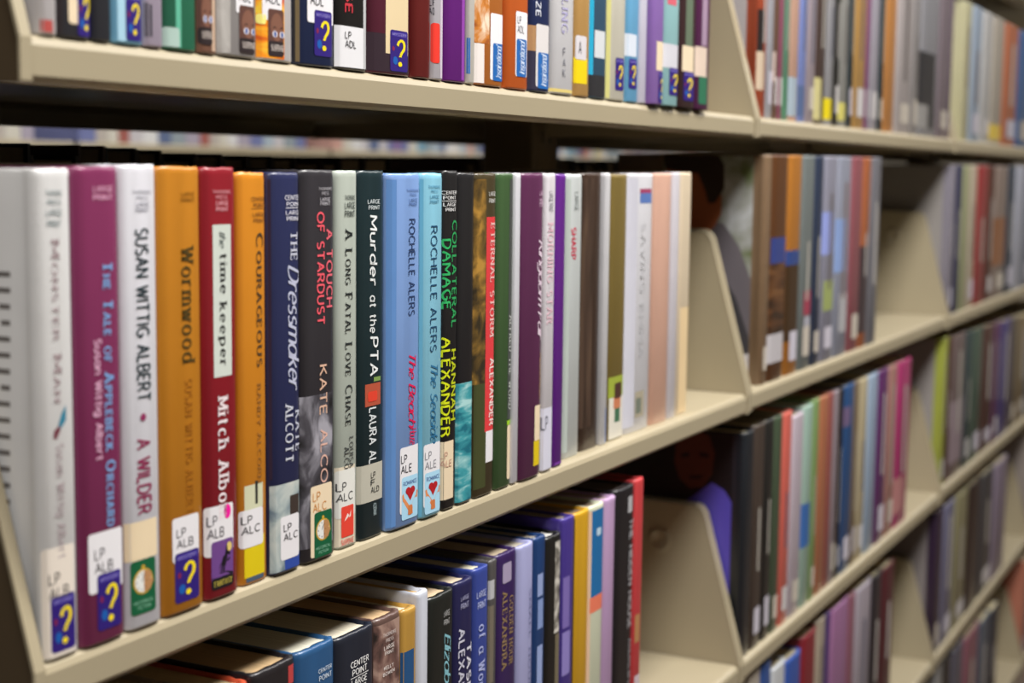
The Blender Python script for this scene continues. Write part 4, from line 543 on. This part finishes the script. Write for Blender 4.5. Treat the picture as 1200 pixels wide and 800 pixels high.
  (2093.6, 111.2, 216.1, 5, None, '#2c1c18', 'black brown', None, [], '#d8c9a8'),
  (2204.8, 129.5, 213.4, 5, None, '#3c3c40', 'graphite', None, [], '#d8c9a8'),
  (2334.2, 141.6, 210.4, 5, None, '#887c90', 'lilac', None, [], '#d8c9a8'),
 ],
 (5, 2): [
  (1890.7, 47.1, 231.5, 5, None, '#808080', 'grey', None, [], '#d8c9a8'),
  (1937.8, 70.4, 227.2, 5, None, '#141414', 'black', None, [], '#d8c9a8'),
  (2008.2, 105.1, 221.0, 5, None, '#505060', 'dusky blue', None, [], '#d8c9a8'),
  (2113.3, 139.1, 212.3, 5, None, '#845060', 'rose pink', None, [], '#d8c9a8'),
  (2252.4, 106.8, 203.6, 5, None, '#4c5868', 'storm blue', None, [], '#d8c9a8'),
  (2359.2, 95.1, 196.5, 5, None, '#202834', 'blue black', None, [], '#d8c9a8'),
 ],
 (4, 3): [
  (2752.0, 30.0, 204, 5, None, '#8c8480', 'grey', None, [], '#d8c9a8'),
  (2782.0, 30.0, 204, 5, None, '#6c4a40', 'brown', None, [], '#d8c9a8'),
  (2812.0, 30.0, 204, 5, None, '#40485c', 'slate', None, [], '#d8c9a8'),
  (2842.0, 30.0, 204, 5, None, '#a09480', 'stone', None, [], '#d8c9a8'),
 ],
 (5, 3): [
  (2752.0, 30.0, 204, 5, None, '#b0705c', 'salmon', None, [], '#d8c9a8'),
  (2782.0, 30.0, 204, 5, None, '#8c7c80', 'grey', None, [], '#d8c9a8'),
  (2812.0, 30.0, 204, 5, None, '#44506c', 'blue', None, [], '#d8c9a8'),
 ],
 (3, 3): [
  (2752.0, 30.0, 204, 5, None, '#807870', 'taupe', None, [], '#d8c9a8'),
  (2782.0, 30.0, 204, 5, None, '#444c60', 'slate blue', None, [], '#d8c9a8'),
  (2812.0, 30.0, 204, 5, None, '#9c7c60', 'tan', None, [], '#d8c9a8'),
 ],
 (2, 3): [
  (2752.0, 30.0, 204, 5, None, '#8c8c94', 'grey', None, [], '#d8c9a8'),
  (2782.0, 30.0, 204, 5, None, '#603c34', 'brown', None, [], '#d8c9a8'),
 ],
}

S = {0: .518, 1: .2572, 2: 0.0, 3: -.2616, 4: -.5186, 5: -.780, 6: -1.04}
B = .914
# ---------------------------------------------------------------- setting
def struct(name, V, F, m):
    o = mesh_obj(name, V, F, m); o['kind'] = 'structure'; return o
def plain(name, x0, x1, y0, y1, z0, z1, m):
    V = []; F = []; box(V, F, x0, x1, y0, y1, z0, z1); return struct(name, V, F, m)
plain('floor', -3.5, 9, -3.4, 6, FLOOR-.1, FLOOR, mat('#5c4c40', 1, 'carpet'))
plain('ceiling', -3.5, 9, -3.4, 6, CEIL, CEIL+.1, mat('#e4e2dc', 1, 'wall'))
plain('wall_back', -3.5, 9, 6, 6.1, FLOOR, CEIL, mat('#c8c2b4', 1, 'wall'))
plain('wall_left', -3.6, -3.5, -3.4, 6, FLOOR, CEIL, mat('#7c7060', 1, 'wall'))
plain('wall_front', -3.5, 9, -3.5, -3.4, FLOOR, CEIL, mat('#a09888', 1, 'wall'))
plain('wall_right', 9, 9.1, -3.4, 6, FLOOR, CEIL, mat('#c8c2b4', 1, 'wall'))
for i, (lx, ly, pw) in enumerate(LAMPS):
    t = thing('ceiling_light', ('recessed ceiling light over the %s aisle, %s one along' % ('viewer side' if ly < 0 else 'rear', ('first', 'second', 'third', 'fourth', 'fifth', 'nearest', 'middle', 'farthest')[i])), 'light', (lx, ly, CEIL), 'ceiling light panels')
    V = []; F = []
    for a in ((-.63, .63, -.28, -.25), (-.63, .63, .25, .28), (-.63, -.60, -.25, .25), (.60, .63, -.25, .25)): box(V, F, *a, -.05, -.0005)
    mesh_obj('frame', V, F, mat('#dcdcdc', 1, 'wall'), t)

# ---------------------------------------------------------------- shelving
CREAM = '#a3987f'
def bracket(x, outward, label, z, ybase=0, back=.212, emboss=True, m=None, side=1, group='sloped end plates of the near range'):
    """sloped end plate in the YZ plane with a folded front flange; x is the plate's plane"""
    m = m or mat(CREAM, 1, 'metal')
    zz = z; base = [(back, -.019), (0.0, -.019), (0.0, -.002), (.0400, .142)]
    arc = [(.0400+.0085*(1-math.cos(math.radians(a)))+.001, .142+.0085*math.sin(math.radians(a))) for a in (20, 50, 90)]
    out = base+arc+[(back, .1505)]
    V = []; F = []; n = len(out)
    V += [(-.0006, y, z) for y, z in out]+[(.0006, y, z) for y, z in out]
    F += [tuple(range(n-1, -1, -1)), tuple(range(n, 2*n))]+[(i, (i+1) % n, n+(i+1) % n, n+i) for i in range(n)]
    p = tag(mesh_obj('end_plate', V, F, m), label, 'shelf bracket', group); p.location = (x, ybase, zz)
    if side < 0: p.rotation_euler = (0, 0, math.pi)
    x = 0
    # folded flange along the sloping front edge and the top
    path = [(-.0006, -.019), (-.0006, -.002), (.0395, .142)]+arc+[(back, .1511)]
    V = []; F = []; xo = x+outward*.0055
    for y, z in path: V += [(x-outward*.0006, y-.0008, z+.0004), (xo, y-.0008, z+.0004), (xo, y+.0006, z-.0006), (x-outward*.0006, y+.0006, z-.0006)]
    k = len(path)
    for i in range(k-1):
        for j in range(4): F.append((4*i+j, 4*i+(j+1) % 4, 4*i+4+(j+1) % 4, 4*i+4+j))
    F += [(3, 2, 1, 0), (4*k-4, 4*k-3, 4*k-2, 4*k-1)]
    mesh_obj('folded_flange', V, F, mat(CREAM, 1, 'metal'), p)
    if emboss:
        V = []; F = []; sg = 20; s = -1
        for r, dx in ((.0125, .0), (.0110, .0022), (.0085, .0024), (.0068, .0006), (.0, .0004)):
            V += [(x-.0006-dx, .0835+r*math.cos(2*math.pi*i/sg), .113+r*math.sin(2*math.pi*i/sg)) for i in range(sg)]
        for q in range(4): F += [(q*sg+i, q*sg+(i+1) % sg, (q+1)*sg+(i+1) % sg, (q+1)*sg+i) for i in range(sg)]
        mesh_obj('round_boss', V, F, m, p, smooth=True)
    return p
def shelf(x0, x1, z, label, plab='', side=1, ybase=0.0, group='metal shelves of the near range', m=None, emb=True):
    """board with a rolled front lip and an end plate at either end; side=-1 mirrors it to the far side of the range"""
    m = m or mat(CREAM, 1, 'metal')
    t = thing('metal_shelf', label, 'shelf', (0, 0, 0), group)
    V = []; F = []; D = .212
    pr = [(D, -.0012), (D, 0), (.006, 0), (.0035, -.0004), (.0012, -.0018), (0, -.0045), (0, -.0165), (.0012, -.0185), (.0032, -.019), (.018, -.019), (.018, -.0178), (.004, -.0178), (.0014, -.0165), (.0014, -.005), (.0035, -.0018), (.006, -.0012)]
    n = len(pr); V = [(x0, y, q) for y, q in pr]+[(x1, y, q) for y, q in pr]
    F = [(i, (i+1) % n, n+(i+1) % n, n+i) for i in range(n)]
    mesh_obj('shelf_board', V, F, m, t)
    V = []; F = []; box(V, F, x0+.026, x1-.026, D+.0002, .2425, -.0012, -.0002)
    mesh_obj('slit_filler', V, F, m, t)  # added strip, blocks the light seen through the slit behind the board
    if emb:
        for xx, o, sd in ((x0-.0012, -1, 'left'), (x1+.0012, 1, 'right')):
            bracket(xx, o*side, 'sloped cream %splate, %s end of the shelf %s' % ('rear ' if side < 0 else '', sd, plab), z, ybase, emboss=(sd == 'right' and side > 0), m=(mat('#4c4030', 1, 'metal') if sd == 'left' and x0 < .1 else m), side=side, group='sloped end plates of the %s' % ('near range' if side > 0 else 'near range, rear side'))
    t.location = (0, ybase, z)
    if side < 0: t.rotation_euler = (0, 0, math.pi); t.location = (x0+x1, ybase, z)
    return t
ROWN = {0: 'above the top row of books', 1: 'under the top row of books', 2: 'under the second row', 3: 'under the third row', 4: 'under the fourth row', 5: 'under the fifth row'}
SH = {0: 'over row one', 1: 'of row one', 2: 'of row two', 3: 'of row three', 4: 'of row four', 5: 'of row five'}
BAYN = {0: 'nearest bay', 1: 'second bay', 2: 'third bay', 3: 'far bay'}
for r in range(0, 6):
    for b in range(4):
        if r == 5 and b < 2 or r == 4 and b < 1: continue
        dz = {(2, 1): .0015, (3, 2): .003}.get((r, b), 0)
        shelf(b*B+(.0075 if b else .0022), (b+1)*B-.0075, S[r]+dz, '%s metal shelf %s, %s' % ('dark brown' if r == 0 else 'cream', ROWN[r], BAYN[b]), '%s, %s' % (SH[r], BAYN[b]), m=mat('#4a4028', 1, 'metal') if r == 0 else None, emb=r > 0)  # shelf above the top row: its shade is painted into the metal colour
        if r in (1, 2, 3): shelf(b*B+.0075, (b+1)*B-.0075, S[r]-.002, 'rear side metal shelf backing the %s one, %s' % (SH[r].replace('of ', ''), BAYN[b]), '%s, %s' % (SH[r], BAYN[b]), side=-1, ybase=.487, group='rear metal shelves of the near range')
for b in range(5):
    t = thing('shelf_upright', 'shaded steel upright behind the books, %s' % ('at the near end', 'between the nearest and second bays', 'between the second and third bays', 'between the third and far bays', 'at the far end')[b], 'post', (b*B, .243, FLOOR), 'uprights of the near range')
    V = []; F = []; box(V, F, -.028, .028, -.028, .028, 0, 2.35); bevel(mesh_obj('post', V, F, mat('#6a5c48', 1, 'metal'), t), .003)  # cream steel; the shade behind the books is painted into this darker colour
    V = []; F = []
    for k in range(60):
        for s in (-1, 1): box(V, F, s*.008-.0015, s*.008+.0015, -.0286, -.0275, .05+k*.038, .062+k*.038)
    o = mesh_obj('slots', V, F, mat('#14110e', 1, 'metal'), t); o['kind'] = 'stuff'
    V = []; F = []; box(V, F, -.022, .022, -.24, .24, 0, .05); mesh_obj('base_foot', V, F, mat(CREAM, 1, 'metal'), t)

# ---------------------------------------------------------------- books
GN = {(1, 0): 1.0, (2, 0): 1.0, (3, 0): 1.1}
PLACE = {1: 'top row', 2: 'second row', 3: 'third row', 4: 'fourth row', 5: 'fifth row'}
BAY = {0: 'nearest bay', 1: 'second bay', 2: 'third bay', 3: 'far bay'}
seen = set()
def uniq(l):
    for suf in ('', ', first of two', ', nearer the far end', ', farther along', ', farther still', ', beyond the others', ', past the middle', ', near its end', ', at the distant end'):
        if l+suf not in seen: seen.add(l+suf); return l+suf
    seen.add(l); return l

for (r, b), lst in BOOKS.items():
    dz = {(2, 1): .0015, (3, 2): .003}.get((r, b), 0)
    g = GN.get((r, b), .92 if r == 1 else 1.05)
    for i, q in enumerate(lst):
        X0, wd, h, yf, dep, col, cname, label, ex, pages = q
        if label is None:
            lf = lst[i-1][6] if i else None; rt = lst[i+1][6] if i < len(lst)-1 else None
            if lf and rt: label = '%s book between %s and %s, %s, %s' % (cname, lf, rt, PLACE[r], BAY[b])
            elif rt: label = '%s book first from the left in the %s of the %s' % (cname, PLACE[r], BAY[b])
            else: label = '%s book last on the right in the %s of the %s' % (cname, PLACE[r], BAY[b])
        assert label not in seen, label
        seen.add(label)
        make_book(X0, wd, h, yf, dep, col, cname, label, ex, pages, S[r]+dz, g, b == 0, 'books in the %s of the %s' % (PLACE[r], BAY[b]))

# rear side of the near range: fore-edges and dark tops of the books shelved back to back
rear = [(.36, .10, .213, '#4a2c22', 'brown'), (.47, .035, .210, '#141214', 'black'), (.52, .11, .207, '#33241c', 'umber'), (.64, .04, .211, '#100f12', 'jet black'), (.70, .07, .206, '#3c2020', 'oxblood')]
x = .05; k = 0
RC = ['#4a2c22', '#141214', '#2c2018', '#100f12', '#3c2020', '#241c18', '#1c2430', '#30241c']
RN = ['brown', 'black', 'umber', 'jet black', 'oxblood', 'dark sepia', 'blue black', 'cocoa']
while x < 3.55:
    if (x % B) > B-.16 or (x % B) < .02: x += .03; continue
    wd = random.choice((.028, .034, .040, .046)); c = k % len(RC); hh = random.uniform(.213, .223)
    t = thing('book', uniq('rear shelf %s book beside a %s one, %s' % (RN[c], RN[(k-1) % len(RC)], BAY[int(x/B)])), 'book', (x, .487, S[2]-.002), 'books facing the rear aisle')
    V = []; F = []; D = .165
    box(V, F, 0, .0025, -D, 0, 0, hh); box(V, F, wd-.0029, wd-.0004, -D, 0, 0, hh); box(V, F, .0025, wd-.0029, -.0025, 0, 0, hh)
    mesh_obj('cover', V, F, mat(RC[c], 1, 'jacket'), t)
    V = []; F = []; box(V, F, .0026, wd-.003, -D+.004, -.0028, .003, hh-.003); mesh_obj('page_block', V, F, mat('#8c7a60', 1, 'pages'), t)
    x += wd; k += 1

# ---------------------------------------------------------------- next range across the rear aisle
FY = 1.75; FZ = (.252, -.02)
fc = ['#c8c4c8', '#8c6c9c', '#d8d4d0', '#6ca0bc', '#a8b8c4', '#c89c90', '#7078a8', '#b8b0a8', '#d0ccc0', '#a05c54', '#909ca4', '#c8b87c', '#5c6c90', '#dcdcdc', '#a8a0b0']
fn = ['white', 'mauve', 'off-white', 'sky blue', 'ice blue', 'pink', 'periwinkle', 'stone', 'cream', 'brick', 'grey', 'straw', 'slate blue', 'bright white', 'lilac grey']
for b in range(6):
    for zi, z in enumerate(FZ[:2]):
        shelf(1.0+b*B+.0075, 1.0+(b+1)*B-.0075, z, 'cream metal shelf of the next range, %s level, %s section' % (('upper', 'lower')[zi], ('first', 'second', 'third', 'fourth', 'fifth', 'sixth')[b]), ybase=FY, group='shelves of the next range', emb=False)
        if zi == 1 and b > 2: continue
        x = 1.0+b*B+.015; prev = 'section end'; k = b*5+zi*3
        while x < 1.0+(b+1)*B-.12:
            wd = random.choice((.034, .042, .05)); i = random.randrange(len(fc))
            if fn[i] == prev: i = (i+1) % len(fc)
            V = []; F = []; hh = random.uniform(.2, .216); y0 = FY+.006
            box(V, F, 0, wd-.001, 0, .15, 0, hh)
            o = bevel(mesh_obj('distant_book', V, F, mat(fc[i], 1, 'jacket'), loc=(x, y0, z)), .002)
            tag(o, uniq('blurred %s book right of a %s one, next range' % (fn[i], prev)), 'book', 'blurred books on the next range')
            prev = fn[i]; x += wd
for b in range(7):
    t = thing('range_upright', 'blurred upright of the next range, %s from the left' % ('first', 'second', 'third', 'fourth', 'fifth', 'sixth', 'seventh')[b], 'post', (1.0+b*B, FY+.272, FLOOR), 'uprights of the next range')
    V = []; F = []; box(V, F, -.019, .019, -.021, .021, 0, 2.1); mesh_obj('post', V, F, mat('#8c7c60', 1, 'metal'), t)
V = []; F = []; box(V, F, 1.0, 1.0+6*B, FY+.2935, FY+.2985, FLOOR, .95)
tag(mesh_obj('back_panel', V, F, mat('#7c6e58', 1, 'metal')), 'flat tan back panel closing the next range behind its books', 'panel')
